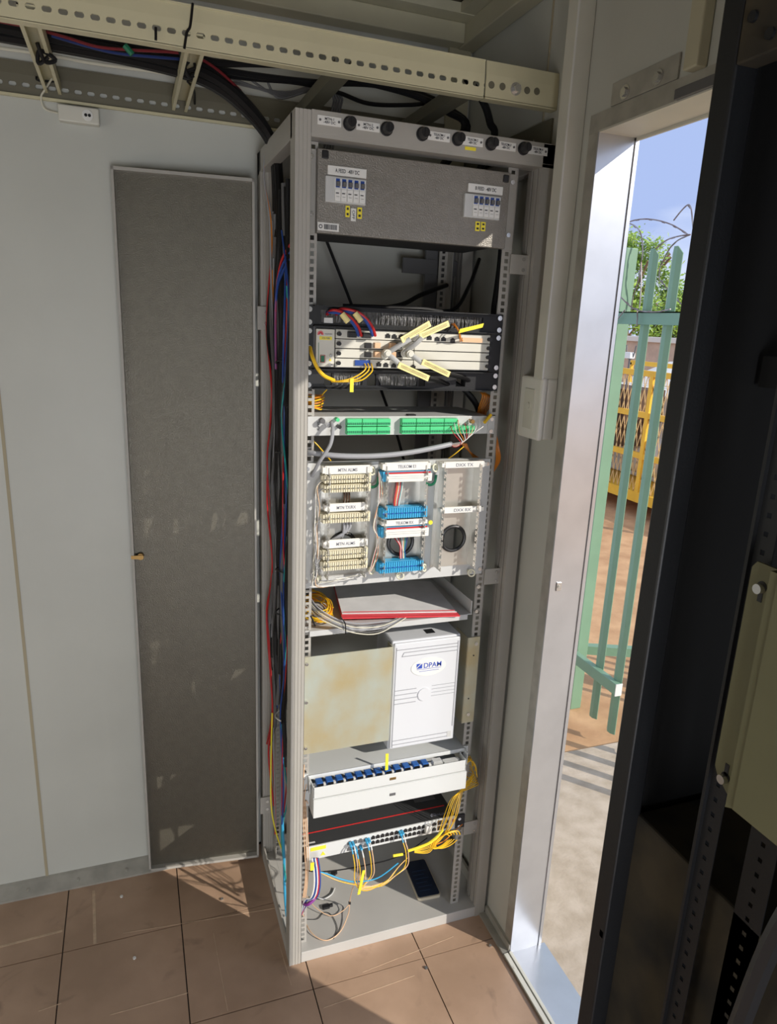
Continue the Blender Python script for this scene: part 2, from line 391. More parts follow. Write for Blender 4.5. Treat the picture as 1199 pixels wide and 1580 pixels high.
slotted_rail(t, -2.2, .425, .035, 2.207)
m = MB(); m.box(.427, .609, .031, .034, 2.207, 2.252); m.prism([(.031, 2.252), (.034, 2.252), (.038, 2.279), (.034, 2.279)], 0, .427, .609); m.box(.427, .609, .031, .055, 2.204, 2.208)
jn = obj('end_piece', m, M['olive'], t)
b = Y(797, 137, .028); 
obj('bolt', MB().cyl((b.x, .018, b.z), (b.x, .032, b.z), .0085, 6).cyl((b.x, .029, b.z), (b.x, .0315, b.z), .013, 16), M['steel'], jn)
m = MB()
for q in ((759, 131), (776, 133.5), (814, 139.5), (829, 141)):
    b = Y(*q, .0305); m.cyl((b.x, .0302, b.z), (b.x, .0312, b.z), .0075, 12)
obj('blind_slot', m, M['olivedk'], jn)
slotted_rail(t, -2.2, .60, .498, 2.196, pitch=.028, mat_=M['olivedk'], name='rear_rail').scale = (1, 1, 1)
m = MB(); m.box(-2.2, .3, .490, .500, 2.192, 2.198)
obj('rail_lip', m, M['olive'], t)
for x in (-.47, -.185, .108, .388):
    m = MB(); m.box(x-.018, x-.015, .04, .49, 2.21, 2.235); m.box(x+.015, x+.018, .04, .49, 2.21, 2.235); m.box(x-.018, x+.018, .04, .49, 2.207 if x > 0 else 2.232, 2.210 if x > 0 else 2.235)
    if x < 0: m.box(x-.018, x-.011, .04, .49, 2.207, 2.210); m.box(x+.011, x+.018, .04, .49, 2.207, 2.210)
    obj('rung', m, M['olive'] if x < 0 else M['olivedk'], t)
m = MB(); m.box(.604, .609, .04, .50, 2.12, 2.19); m.box(.56, .609, .04, .50, 2.12, 2.125); m.box(.56, .564, .04, .50, 2.12, 2.14)
tag(obj('wall_bracket', m, M['olivedk']), 'dark steel angle bracket on the right wall below the cable ladder end', 'bracket')

# junction box
x0, x1 = -.481, -.386
t = thing('socket_box', 'small white socket box with two round holes on the back wall under the ladder', 'socket', (-.433, .49, 2.16))
obj('body', MB().box(-.462, -.372, .478, .5045, 2.150, 2.186, .003), M['offwhite'], t)
obj('socket', MB().cyl((-.398, .4755, 2.168), (-.398, .479, 2.168), .012, 20), M['white'], t)
obj('hole', MB().cyl((-.4015, .4745, 2.168), (-.4015, .479, 2.168), .0035).cyl((-.3935, .4745, 2.168), (-.3935, .479, 2.168), .0035), M['black'], t)
cable('socket_cable', 'thin white cord looping from the ladder down to the small socket box', 'cord', [Y(82,105,.44), Y(82,118,.46), Y(70,138,.47), Y(64,150,.48), Y(70,168,.485), (-.458,.495,2.168)], .0022, M['cord'])

# ------------------------------------------------------------------ cables on the ladder
G = 'black power cables lying on the cable ladder'
for i, (dy, dz, r) in enumerate(((0,0,.012),(.026,.004,.011),(-.022,.006,.011),(.01,.022,.010),(-.012,.020,.010),(.032,.024,.009))):
    w1 = .004*((i*37) % 5 - 2)
    cable('power_cable', 'black power cable in the thick bundle diving off the ladder into the rack side', 'cable',
          [(-2.2,.26+dy,2.25+dz+w1), (-1.2,.24+dy,2.245+dz), (-.8,.25+dy,2.248+dz+w1), (-.5,.26+dy,2.244+dz), (-.28,.27+dy,2.24+dz), (-.14,.28+dy,2.225+dz), (-.05,.29+dy*.8,2.18+dz*.6), (.012,.31+dy*.6,2.12+dz*.3), (.024,.30+dy*.8,2.03), (.022,.28+dy,1.9)], r, M['cable'], G)
for i, (q, r) in enumerate(((((0,98),(60,105),(130,130),(200,152),(300,180)), .006), )):
    pass
cable('red_wire', 'thin red wire lying on top of the black bundle on the cable ladder', 'wire', [Y(-60,20,.20), Y(0,33,.20), Y(45,42,.20), Y(100,57,.2), Y(150,72,.2), Y(200,77,.2), Y(285,83,.2), Y(330,103,.23), Y(372,140,.28)], .003, M['reddk'])
cable('blue_wire', 'thin blue wire beside the red wire on the black cable bundle', 'wire', [Y(80,55,.205), Y(130,70,.205), Y(180,82,.205), Y(240,88,.205), Y(290,92,.22)], .003, M['bluedk'])
cable('cream_cable', 'cream flat cable under the black bundle at the left of the ladder', 'cable', [Y(-40,66,.33), Y(0,74,.33), Y(50,81,.33), Y(92,88,.33), Y(140,97,.33), Y(190,104,.33), Y(272,115,.33)], .0035, M['cord'])
tag(obj('tape_wrap', MB().tube([Y(193,70,.195), Y(205,84,.195)], .006, 8, 1), M['greendk']), 'green tape wrapped round the red wire on the cable ladder', 'tape')
runs = [
 ('black cable sweeping over the rack top from the second rung, uppermost of the sweep', [(-.2,.22,2.262), Y(330,96,.25), Y(400,98,.25), Y(480,104,.25), Y(560,125,.25), Y(640,147,.25), Y(690,172,.25), Y(716,200,.25), (.39,.26,2.05)], .008),
 ('black cable sagging level across the gap above the rack, just below the uppermost', [(-.18,.27,2.25), Y(340,108,.28), Y(420,120,.28), Y(500,128,.28), Y(570,130,.28), Y(640,142,.28), Y(695,168,.28), Y(722,205,.28), (.40,.29,2.05)], .007),
 ('thin black cable dipping lowest behind the rungs to the third knob', [(-.15,.3,2.245), Y(390,122,.3), Y(460,128,.3), Y(520,142,.3), Y(570,160,.3), Y(630,162,.3), Y(665,158,.3), Y(700,150,.3)], .005),
 ('thick black cable curving down behind the right end of the slotted rail', [Y(720,120,.15), Y(736,140,.15), Y(750,165,.15), Y(757,190,.15), Y(762,215,.15), (.46,.16,2.03)], .009),
]
for l, pts, r in runs: cable('power_cable', l, 'cable', pts, r, M['cable'], None)
for k in range(4):
    cable('grey_cable', 'thin grey cable hanging over the third rung behind the rack top', 'cable', [Y(320+30*k,118,.38), Y(430,142+3*k,.38), Y(475,135+2*k,.36), Y(505,128+3*k,.33), Y(515+4*k,150,.33), Y(512+4*k,175,.34), (.13+.008*k,.34,2.06)], .003, M['greydk'], 'grey cables over the third rung')
def ziptie(label, pts, r=.0025, m='cable'): cable('cable_tie', label, 'cable tie', pts, r, M[m])
ziptie('black cable tie standing up from the slotted rail above the second rung', [Y(298,5,.028), Y(294,40,.028), Y(289,50,.028), Y(285,75,.028)])
ziptie('short black cable tie hooked in a slot of the near rail', [Y(241,42,.030), Y(241,62,.030)])
ziptie('black cable tie wrapped round the first rung', [Y(58,66,.18), Y(70,95,.2), Y(86,92,.2), Y(62,78,.2), Y(60,98,.2), Y(75,88,.2)], .004)
ziptie('black cable tie wrapped round the second rung', [Y(278,78,.18), Y(292,118,.2), Y(308,104,.2), Y(280,112,.2), Y(298,90,.2), Y(304,118,.2)], .004)
ziptie('black cable tie hanging below the second rung onto the rear rail', [Y(290,126,.3), Y(300,140,.4), Y(301,160,.485)])
ziptie('black cable tie clipped on the rear rail beside the first rung', [Y(57,118,.48), Y(60,124,.48), Y(90,126,.48)])

# ------------------------------------------------------------------ equipment rack
RK = thing('equipment_rack', 'tall grey open equipment rack full of telecom units beside the doorway', 'rack', (.30, .225, 0))
H = 2.126
def post(x0, x1, y0, y1, side, z0=.0, z1=H-.002):
    m = MB(); n = 5; w = (x1-x0); g = .0011; pts = []
    # front face with shallow flutes
    k = 4 if side > 0 else 1
    for i in range(k):
        a = x0 + w*(i/k); b = x0 + w*((i+1)/k)
        pts += [(a+.0008, y0), (b-.0022, y0), (b-.0018, y0+g), (b-.0004, y0+g)]
    pts[0] = (x0, y0); pts += [(x1, y0)]
    d = y1-y0
    # inner flank with two deep slots (right side or left side according to the post)
    inner = x1 if side > 0 else x0
    def sl(a):
        return [(inner, y0+d*a), (inner-side*.008, y0+d*a), (inner-side*.008, y0+d*a+.006), (inner, y0+d*a+.006)]
    if side > 0:
        pts += sl(.22) + sl(.62) + [(x1, y1), (x0, y1), (x0, y0+.003)]
    else:
        pts += [(x1, y1), (x0, y1)] + [q for q in reversed(sl(.62))] + [q for q in reversed(sl(.22))]
    m.prism(pts, 2, z0, z1)
    return obj('post', m, M['rack'], RK)
post(0, .033, 0, .045, 1); post(.567, .6, 0, .06, -1)
post(0, .033, .405, .45, 1); post(.567, .6, .39, .45, -1)
m = MB(); m.box(.033, .6, 0, .028, 2.082, H, .0015); m.box(.033, .6, 0, .05, 2.076, 2.083); obj('top_beam', m, M['rack'], RK)
m = MB(); m.box(.0, .6, .42, .45, 2.07, H, .0015); obj('top_beam', m, M['rack'], RK)
m = MB(); m.box(0, .028, .03, .42, 2.075, H, .0015); obj('side_beam', m, M['rack'], RK)
m = MB(); m.box(.572, .6, .03, .42, 2.075, H, .0015); obj('side_beam', m, M['rack'], RK)
m = MB(); m.box(.0335, .5995, .001, .449, .0, .034, .0015); m.box(.0005, .034, .045, .405, .0, .034); obj('base_tray', m, M['deck'], RK)
m = MB(); m.box(.0006, .005, .045, .405, .034, .060); m.box(.0345, .566, .440, .446, .034, .06); m.box(.59, .599, .06, .39, .034, .07); obj('base_rim', m, M['rack'], RK)
# perforated mounting rails
for (x0, x1, y, web) in ((.034, .056, .034, .034), (.500, .526, .034, .526), (.034, .056, .40, .034), (.500, .526, .40, .526)):
    m = MB(); perforated(m, x0, x1, y, .034, 2.075, .0095, .0095, .0159)
    s = 1 if y < .2 else -1
    ya, yb = sorted((y, y+s*.036))
    m.box(web-.0008, web+.0008, ya, yb, .034, 2.075)
    obj('mounting_rail', m, M['rack'], RK)
for z in (1.868, 1.085, .30):
    m = MB(); m.box(.522, .568, .028, .0315, z-.022, z+.022, .001); 
    b_ = obj('rail_bracket', m, M['rack'], RK)
    mm = MB()
    for k in (-1, 1): mm.cyl((.556, .026, z+k*.012), (.556, .029, z+k*.012), .004)
    obj('bracket_screw', mm, M['steel'], b_)
# rear-left post hinge blocks and open rear leaf
for z in (1.72, .22):
    m = MB(); m.box(-.010, .028, .398, .4045, z-.03, z+.03, .001)
    h = obj('hinge', m, M['rack'], RK)
    obj('hinge_screw', MB().cyl((.012, .396, z+.014), (.012, .399, z+.014), .005).cyl((.012, .396, z-.014), (.012, .399, z-.014), .005), M['steel'], h)
DL, DR = Vector((-.352, .462, 0)), Vector((-.012, .424, 0))
dv = (DR-DL); L = dv.length; dv.normalize(); dn = Vector((-dv.y, dv.x, 0))   # dn points to the wall
mid = (DL+DR)/2
m = MB(); m.obox(mid + Vector((0, 0, 1.036)) + dn*.012, dv*(L/2), dn*.0012, (0, 0, 1.024))
dr = obj('rear_door', m, M['doorleaf'], RK)
m = MB()
for (c, a, zc, zh) in ((0, L/2, 2.056, .004), (0, L/2, .016, .004)):
    m.obox(mid + Vector((0, 0, zc)) + dn*.003, dv*a, dn*.0095, (0, 0, zh))
for e in (-1, 1):
    m.obox(mid + dv*(e*(L/2-.003)) + Vector((0, 0, 1.036)) + dn*.003, dv*.003, dn*.0095, (0, 0, 1.024))
obj('door_lip', m, M['rack'], dr)
c = DL + dv*.022 + Vector((0, 0, 1.062))
m = MB(); m.cyl(c - dn*.004, c + dn*.010, .009); m.obox(c - dn*.006 - dv*.008, dv*.016, dn*.002, (0, 0, .005)); obj('latch', m, M['brass'], dr)

# fuse holders and labels on the top beam
txt = ['MTN-1\n-48V DC', 'MTN-2\n-48V DC', 'TELKOM-1\n-48V DC', 'TELKOM-2\n-48V DC', 'TELKOM-3\n-48V DC', 'TELKOM-4\n-48V DC']
fx = (.111, .191, .271, .353, .433, .514); lx = ((.045,.094),(.126,.176),(.284,.335),(.363,.414),(.445,.495),(.526,.576))
for i in range(6):
    z = 2.108
    h = obj('fuse_holder', MB().cyl((fx[i], -.004, z), (fx[i], 0.001, z), .0135, 20), M['black'], RK, True)
    obj('fuse_cap', MB().cyl((fx[i], -.022, z), (fx[i], -.004, z), .0095, 16, .0115).box(fx[i]-.002, fx[i]+.002, -.0235, -.0215, z-.007, z+.007), M['black'], h, True)
    a, b = lx[i]
    p = obj('label_plate', MB().box(a, b, -.0016, .001, z-.0085, z+.0085, .0004), M['white'], RK)
    letters(txt[i], ((a+b)/2, -.0018, z), .011, (b-a)*.5, p, M['text'])
    obj('rivet', MB().cyl((a+.005, -.0026, z), (a+.005, -.001, z), .0024).cyl((b-.005, -.0026, z), (b-.005, -.001, z), .0024), M['greydk'], p)
o = obj('sticker', MB().box(.372, .398, -.001, .001, 2.090, 2.0965), M['ytag'], RK); o['label'] = 'small yellow sticker on the top beam'

def screws(parent, pts, y, r=.0058):
    for x, z in pts:
        m = MB(); m.cyl((x, y-.004, z), (x, y+.001, z), r, 16, r*.9); m.cyl((x, y-.0048, z), (x, y-.0038, z), r*.35, 6)
        obj('screw', m, M['steel'], parent, True)

# ------------------------------------------------------------------ DC distribution panel
XL, XR = .0275, .513
P = thing('breaker_board', 'grey hammered power distribution panel with two rows of breakers at the top of the rack', 'power panel', (.27, .03, 1.90))
obj('body', MB().box(.045, .495, .034, .24, 1.905, 2.060), M['rackdk'], P)
obj('front_plate', MB().box(.050, .497, .015, .033, 1.898, 2.060, .002), M['hammer'], P)
obj('ear', MB().box(XL, .05, .029, .0335, 1.898, 2.060), M['rack'], P)
obj('ear', MB().box(.497, .522, .029, .0335, 1.898, 2.060), M['rack'], P)
screws(P, ((.0405, 2.045), (.0405, 1.935), (.509, 2.043), (.509, 1.93)), .029, .005)
for x, z in ((.066, 2.049), (.485, 2.046)): obj('fastener', MB().box(x-.007, x+.007, .0115, .016, z-.008, z+.008, .002), M['black'], P)
def breakers(x0, x1, z0, z1, n, first):
    wcov = (x1-x0)*.22
    r = obj('breaker_window', MB().box(x0, x1, .008, .016, z0, z1, .001), M['lgrey'], P)
    for k in range(n):
        a = x0+wcov + (x1-x0-wcov-.002)*k/n; b = a + (x1-x0-wcov-.002)/n - .0008
        zc = z0 + (z1-z0)*.52
        br = obj('breaker', MB().box(a, b, .004, .009, z0+.003, zc, .0006).box(a, b, .006, .009, zc, z1-.003), M['white'], P)
        tg = MB().box(a+.0025, b-.0025, -.001, .0065, zc+.005, zc+.014, .0008); obj('toggle', tg, M['greydk'], br)
        obj('breaker_slot', MB().box(a+.002, b-.002, .0052, .0066, zc+.003, z1-.004), M['blue'], br)
        obj('marking', MB().box(a+.002, b-.004, .0036, .0042, zc-.009, zc-.007).box(a+.003, b-.003, .0036, .0042, zc-.015, zc-.0145), M['text'], br)
breakers(.066, .154, 1.959, 2.009, 5, 0); breakers(.384, .473, 1.957, 2.006, 5, 0)
for (a, b, z0, z1, s) in ((.071, .155, 2.012, 2.030, 'A FEED  -48V DC'), (.392, .478, 2.010, 2.028, 'B FEED  -48V DC')):
    o = obj('label_plate', MB().box(a, b, .011, .016, z0, z1, .001), M['white'], P)
    letters(s, ((a+b)/2, .0108, (z0+z1)/2), .0075, .052, o, M['text'])
for (a, b, z0, z1, mm, s) in ((.112,.121,1.934,1.956,'ytag','II'), (.124,.135,1.927,1.952,'white','OFF'), (.138,.148,1.933,1.955,'ytag','II'), (.417,.428,1.931,1.951,'ytag','II'), (.431,.442,1.932,1.951,'ytag','II')):
    o = obj('sticker', MB().box(a, b, .0138, .0155, z0, z1), M[mm], P); o['label'] = ('yellow' if mm == 'ytag' else 'white') + ' sticker below the breakers'
    letters(s, ((a+b)/2, .0137, (z0+z1)/2), (b-a)*.5, (z1-z0)*.7, o, M['text'], (0, 0, -1), (1, 0, 0))
o = obj('barcode_sticker', MB().box(.052, .098, .0138, .0155, 1.903, 1.919), M['white'], P); o['label'] = 'white barcode sticker in the lower left corner'
m = MB(); x = .066
while x < .094:
    wd = random.choice((.0006, .0009, .0014)); m.box(x, x+wd, .0133, .0139, 1.906, 1.916); x += wd+random.choice((.0006, .001))
obj('barcode', m, M['text'], o); obj('oval_mark', MB().ring((.0585, .0136, 1.911), .0032, .0008), M['text'], o)

# ------------------------------------------------------------------ brush panels
def brush(z0, label, windows):
    z1 = z0+.0445
    P = thing('brush_panel', label, 'brush panel', (.27, .03, z0))
    m = MB(); y0, y1 = .026, .0335
    xs_ = [XL] + [v for w_ in windows for v in w_] + [XR]
    for i in range(0, len(xs_), 2): m.box(xs_[i], xs_[i+1], y0, y1, z0, z1)
    for a, b in windows: m.box(a, b, y0, y1, z0, z0+.009); m.box(a, b, y0, y1, z1-.009, z1)
    m.box(XL+.02, XR-.02, .012, .026, z1-.002, z1); m.box(XL+.02, XR-.02, .012, .026, z0, z0+.002)
    m.box(XL+.02, XR-.02, .0335, .10, z1-.002, z1)
    obj('frame', m, M['blackp'], P)
    m = MB()
    for a, b in windows:
        if b-a < .03: continue
        x = a+.001
        while x < b-.001:
            x += .0011 + random.random()*.0008
            j = random.uniform(-.003, .003)
            m.tube([(x, .033, z1-.008), (x+j, .030+random.uniform(-.004, .002), (z0+z1)/2), (x+j*1.5, .032, z0+.006+random.uniform(0, .004))], .00035, 3, 1)
    o = obj('bristles', m, M['bristle'], P); o['kind'] = 'stuff'
    screws(P, ((.0395, z0+.036), (.0395, z0+.009), (.503, z0+.036), (.503, z0+.009)), y0)
    return P
BP = brush(1.7075, 'black brush strip panel directly above the white router', [(.065, .46)])
obj('cutout_edge', MB().box(.072, .092, .0245, .0265, 1.716, 1.727), M['white'], BP)
brush(1.5725, 'black brush strip panel directly below the white router', [(.075, .093), (.098, .165), (.176, .198), (.204, .30), (.304, .32), (.40, .425)])

# ------------------------------------------------------------------ router
R_ = thing('router', 'white slotted router chassis with fan panel at left between the two brush panels', 'router', (.27, .03, 1.619))
obj('chassis', MB().box(.0478, .492, .030, .25, 1.6185, 1.7065), M['greydk'], R_)
obj('ear', MB().box(XL, .0495, .026, .0335, 1.6185, 1.7065), M['blackp'], R_)
obj('ear', MB().box(.484, XR, .026, .0335, 1.6185, 1.7065), M['blackp'], R_)
screws(R_, ((.0395, 1.698), (.0395, 1.662), (.0395, 1.628), (.503, 1.698), (.503, 1.628)), .026)
fp = obj('fan_panel', MB().box(.0535, .0955, .018, .031, 1.622, 1.703, .001), M['offwhite'], R_)
m = MB(); lc = Vector((.063, .0174, 1.692))
for k in range(8):
    a = math.radians(-10 + k*200/7); d = Vector((math.cos(a), 0, math.sin(a))); n_ = Vector((-d.z, 0, d.x))
    m.obox(lc + d*.0042, d*.0028, n_*.0009, (0, .0003, 0))
obj('emblem', m, M['redf'], fp)
letters('HUAWEI', (.081, .0174, 1.6925), .0028, .016, fp, M['tgrey'])
o = obj('sticker', MB().box(.061, .089, .0172, .0182, 1.680, 1.687), M['ytag'], fp); letters('ATN 950B', (.075, .0170, 1.6835), .004, .018, fp, M['tgrey'])
m = MB().box(.059, .060, .0174, .018, 1.63, 1.674).box(.063, .073, .0173, .0175, 1.632, 1.646); obj('printed_lines', m, M['greendk'], fp)
m = MB(); 
for a in ((.0635,.0745,1.631,1.632),(.0635,.0745,1.6465,1.6475),(.0635,.0645,1.631,1.6475),(.0735,.0745,1.631,1.6475)): m.box(a[0],a[1],.0170,.0172,a[2],a[3])
obj('red_border', m, M['red'], fp)
obj('warning_triangle', MB().prism([(.083, 1.635), (.089, 1.635), (.086, 1.6405)], 1, .017, .0176), M['ytag'], fp)
obj('knob', MB().cyl((.0865, .012, 1.646), (.0865, .019, 1.646), .003).cyl((.084, .010, 1.627), (.084, .019, 1.627), .0035).cyl((.089, .010, 1.627), (.089, .019, 1.627), .0025), M['steel'], fp)
zr = [(1.684, 1.7035), (1.6635, 1.6825), (1.6425, 1.6615), (1.6215, 1.6405)]
for r_i, (z0, z1) in enumerate(zr):
    halves = [(.0985, .480)] if r_i in (0, 3) else [(.0985, .285), (.287, .480)]
    if r_i == 3: halves = [(.0985, .285), (.287, .480)]
    for a, b in halves:
        md = obj('module', MB().box(a, b, .0205, .031, z0, z1, .0008), M['offwhite'], R_)
        for xx in ((a+.006,) if a < .2 else ()) + ((b-.004,) if b > .4 else ()):
            obj('thumbscrew', MB().cyl((xx, .010, (z0+z1)/2), (xx, .021, (z0+z1)/2), .0045, 12), M['black'], md, True)
def jack(parent, x, z, w_=.012, h_=.010, y=.020, m='black', name='port'):
    mm = MB(); mm.box(x-w_/2, x+w_/2, y-.0008, y+.001, z-h_/2, z+h_/2*.5); mm.box(x-w_/4, x+w_/4, y-.0008, y+.001, z+h_/2*.5, z+h_/2)
    return obj(name, mm, M[m], parent)
for px, py in ((599, 518), (609, 519), (620, 519), (663, 521), (675, 523), (685, 523), (699, 525)):
    p = Y(px, py, .02); jack(R_, p.x, p.z)
for px, py in ((585, 562), (596, 563), (608, 564), (622, 565), (638, 566)):
    p = Y(px, py, .02); jack(R_, p.x, p.z)
p0, p1 = Y(714, 523, .019), Y(745, 527, .019); obj('connector', MB().box(p0.x, p1.x, .0185, .022, (p0.z+p1.z)/2-.005, (p0.z+p1.z)/2+.005), M['peach'], R_)
for px, py in ((568, 533), (568, 547)):
    for dx in (0, 14, 38, 47):
        p = Y(px+dx, py, .015); mm = MB().box(p.x-.007, p.x+.007, .008, .022, p.z-.006, p.z+.006, .001)
        obj('port_block', mm, M['black'] if dx in (0, 47) else M['peach'], R_)
obj('power_block', MB().box(Y(538,512,.012).x, Y(550,520,.012).x, .006, .022, 1.687, 1.699, .001), M['black'], R_)
obj('power_block', MB().box(Y(560,512,.012).x, Y(572,520,.012).x, .006, .022, 1.687, 1.699, .001), M['black'], R_)
p = Y(560, 560, .018); obj('port_block', MB().box(p.x-.018, p.x+.018, .017, .022, p.z-.006, p.z+.006), M['blue'], R_)

# power leads of the router
for k, (c, off, lb) in enumerate((('red', 0, 'upper'), ('blue', 3, 'lower'))):
    for j, dx in ((0, 0), (1, 24)):
        nm = 'left' if j == 0 else 'right'
        cable('power_lead', '%s power lead of the %s pair curving into the top of the white router' % (c, nm), 'cable',
              [Y(505+dx*.6, 485-off, .03), Y(513+dx*.6, 479+off-j*2, .004), Y(526+dx, 481+off, -.008), Y(541+dx*.95, 490+off*1.4, -.010), Y(553+dx*.9-off, 504+off, -.004), Y(558+dx*.9-off*1.5, 518, .012)], .0034, M[c])
for j, (a, b) in enumerate((((528, 484), (538, 497)), ((548, 483), (558, 496)))):
    A, B = Y(*a, -.012), Y(*b, -.016)
    cable('cable_label', 'cream sleeve label wrapped round the %s pair of red and blue power leads' % ('left', 'right')[j], 'label', [A, B], .0068, M['ypale'], None, 10, 1)

# heavy grey leads with yellow labels
hv = [
 ('upper left', [(592,548,.018),(604,541,-.005),(618,532,-.02),(634,523,-.03)], (620, 525), (664, 499)),
 ('upper right', [(622,545,.018),(632,538,-.005),(642,530,-.02),(652,520,-.03)], (648, 519), (693, 499)),
 ('lower left', [(596,545,-.0),(606,552,-.015),(616,561,-.025)], (615, 563), (662, 584)),
 ('lower right', [(631,546,-.0),(641,552,-.015),(652,560,-.025)], (652, 558), (694, 578)),
]
for nm, pts, la, lb in hv:
    PP = [Y(*q) for q in pts]; A, B = Y(*la, -.03), Y(*lb, -.018)
    t = thing('signal_lead', 'grey signal lead of the %s yellow label on the router front' % nm, 'cable', PP[0])
    obj('plug', MB().cyl(PP[0]+Vector((0, .004, 0)), PP[0]-Vector((0, .012, 0)), .009, 14).cyl(PP[0]-Vector((0, .012, 0)), PP[0]-Vector((0, .016, 0)), .006, 14), M['offwhite'], t, True)
    obj('sleeve', MB().tube(PP, .006, 9), M['lgrey'], t, True)
    if 'lower' in nm:
        E_ = Y(lb[0]+30, lb[1]+9, .03)
        obj('cord', MB().tube([B, (B+E_)/2+Vector((0, -.006, .002)), E_], .0052, 8), M['cable'], t, True)
    d = (B-A)/2; n_ = d.normalized().cross(Vector((0, 1, 0)))*.0068
    o = tag(obj('cable_label', MB().obox((A+B)/2, d, n_, Vector((0, .0016, 0))), M['ypale']), 'pale yellow printed flag label, %s of the four crossing on the router front' % nm, 'label')
    mm = MB()
    for s_ in (-.35, 0, .35): mm.obox((A+B)/2 + n_*s_ - Vector((0, .0018, 0)), d*.85, n_*.05, (0, .0002, 0))
    obj('printing', mm, M['text'], o)
A, B = Y(709, 511, -.02), Y(746, 502, -.02); d = (B-A)/2
tag(obj('cable_label', MB().obox((A+B)/2, d, Vector((.0015, 0, .0048)), (0, .0008, 0)), M['ytag']), 'bright yellow flag label on the fibre at the right of the router', 'label')
cable('fibre_cable', 'orange fibre dropping from the upper brush panel past the bright yellow flag', 'cable', [Y(698,500,.03), Y(703,504,.0), Y(708,510,-.015), Y(711,520,.0), Y(714,526,.02)], .0018, M['orange'])
cable('fibre_cable', 'second orange fibre beside the bright yellow flag, ending left of the first', 'cable', [Y(701,499,.03), Y(706,506,.0), Y(709,512,-.013), Y(710,522,.0), Y(711,527,.02)], .0015, M['orange'])
# yellow fibres lower left
cable('fibre_sleeve', 'thick yellow sleeve curving from the left post down to the lower brush panel', 'cable', [Y(479,536,.02), Y(483,552,-.01), Y(491,569,-.012), Y(501,580,-.01), Y(516,587,.006)], .0042, M['yellow'])
for k in range(3):
    cable('fibre_cable', 'thin yellow fibre from the blue router ports into the brush panel, ' + ('innermost', 'middle', 'outermost')[k] + ' bend', 'cable', [Y(563+5*k, 561, .018), Y(565+5*k, 568, .0), Y(559+7*k, 575, -.008), Y(545+6*k, 583+2*k, -.01), Y(530, 587+k, -.006), Y(512, 589, .012)], .0016, M['yellow'])
A, B = Y(543.5, 584, -.012), Y(543, 605, -.012)
tag(obj('cable_label', MB().obox((A+B)/2, (.0042, 0, 0), (0, .0007, 0), (B-A)/2), M['ytag']), 'yellow flag label hanging from the thin fibres below the router', 'label')

# ------------------------------------------------------------------ alarm terminal unit
P = thing('terminal_unit', 'light grey flat unit with green terminal blocks below the brush panel', 'terminal unit', (.27, .03, 1.466))
obj('case', MB().box(.040, .500, .028, .22, 1.4665, 1.5105, .001), M['lgrey'], P)
obj('ear', MB().box(XL, .045, .026, .031, 1.4665, 1.5105), M['lgrey'], P)
obj('ear', MB().box(.495, XR, .026, .031, 1.4665, 1.5105), M['lgrey'], P)
screws(P, ((.503, 1.503), (.503, 1.473)), .026, .005)
letters('HUAWEI', (.064, .0273, 1.489), .006, .020, P, M['text'], (0, 0, 1), (-1, 0, 0))
for i in range(4):
    q = ((497,649),(506,655),(520,647),(523,658))[i]; p = Y(*q, .022)
    obj('connector', MB().cyl((p.x, .012, p.z), (p.x, .029, p.z), .006 if i < 2 else .0045, 12), (M['greydk'], M['steel'], M['green'], M['black'])[i], P, True)
GT = obj('terminal_block', MB().box(-.001, .001, 0, .001, 0, .001), M['green'], P)
bpy.data.objects.remove(GT)
def gblock(x0, x1, z0, z1):
    m = MB(); m.box(x0, x1, .012, .0285, z0, z1, .0006)
    n = max(2, round((x1-x0)/.0042))
    b = obj('terminal_block', m, M['green'], P)
    mm = MB()
    for k in range(n):
        a = x0 + (x1-x0)*(k+.2)/n; mm.box(a, a+(x1-x0)/n*.55, .0112, .0122, z0+(z1-z0)*.2, z0+(z1-z0)*.5)
    obj('wire_hole', mm, M['greendk'], b)
for a, b in ((.128,.163),(.1645,.199),(.2005,.233),(.262,.297),(.2985,.333),(.3345,.369),(.3705,.405)):
    gblock(a, b, 1.490, 1.5065)
for a, b in ((.128,.163),(.1645,.199),(.2005,.233),(.262,.297),(.2985,.333),(.3345,.369),(.3705,.405),(.4065,.43),(.4315,.452)):
    gblock(a, b, 1.4705, 1.488)
obj('rubber_pad', MB().box(.285, .305, .034, .05, 1.5105, 1.5135), M['black'], P)
obj('cable_gland', MB().cyl((.445,.010,1.499),(.445,.028,1.499),.005), M['brass'], P)
cable('grey_cable', 'thick grey cable running level below the green terminal blocks', 'cable', [Y(470,697,.05), Y(482,699,.02), Y(520,703,-.0), Y(560,704,-.006), Y(600,702,-.006), Y(640,697,-.004), Y(680,689,.0), Y(697,685,.005)], .0062, M['grey'], None, 10)
cable('grey_cable', 'grey cable dropping from the left socket of the green terminal unit', 'cable', [Y(512,652,.012), Y(514,664,-.008), Y(511,684,-.012), Y(502,700,-.008), Y(492,715,.0), Y(482,735,.02)], .0042, M['grey'])
for k, c in enumerate(('red', 'white', 'orange', 'white', 'red', 'white', 'peach', 'white', 'grey', 'white')):
    cable('core_wire', 'thin loose core wire fanning from the grey cable end up to the right green terminals', 'wire', [Y(696,685,.004), Y(702+k*1.5,690-k,-.006-.001*k), Y(712+k*2,684-1.6*k,-.014), Y(700+k*5,668-k,-.012), Y(696+k*5.5,658-(k%3)*5,.012)], .0009, M[c], 'core wires at the green terminals', 5, 5)
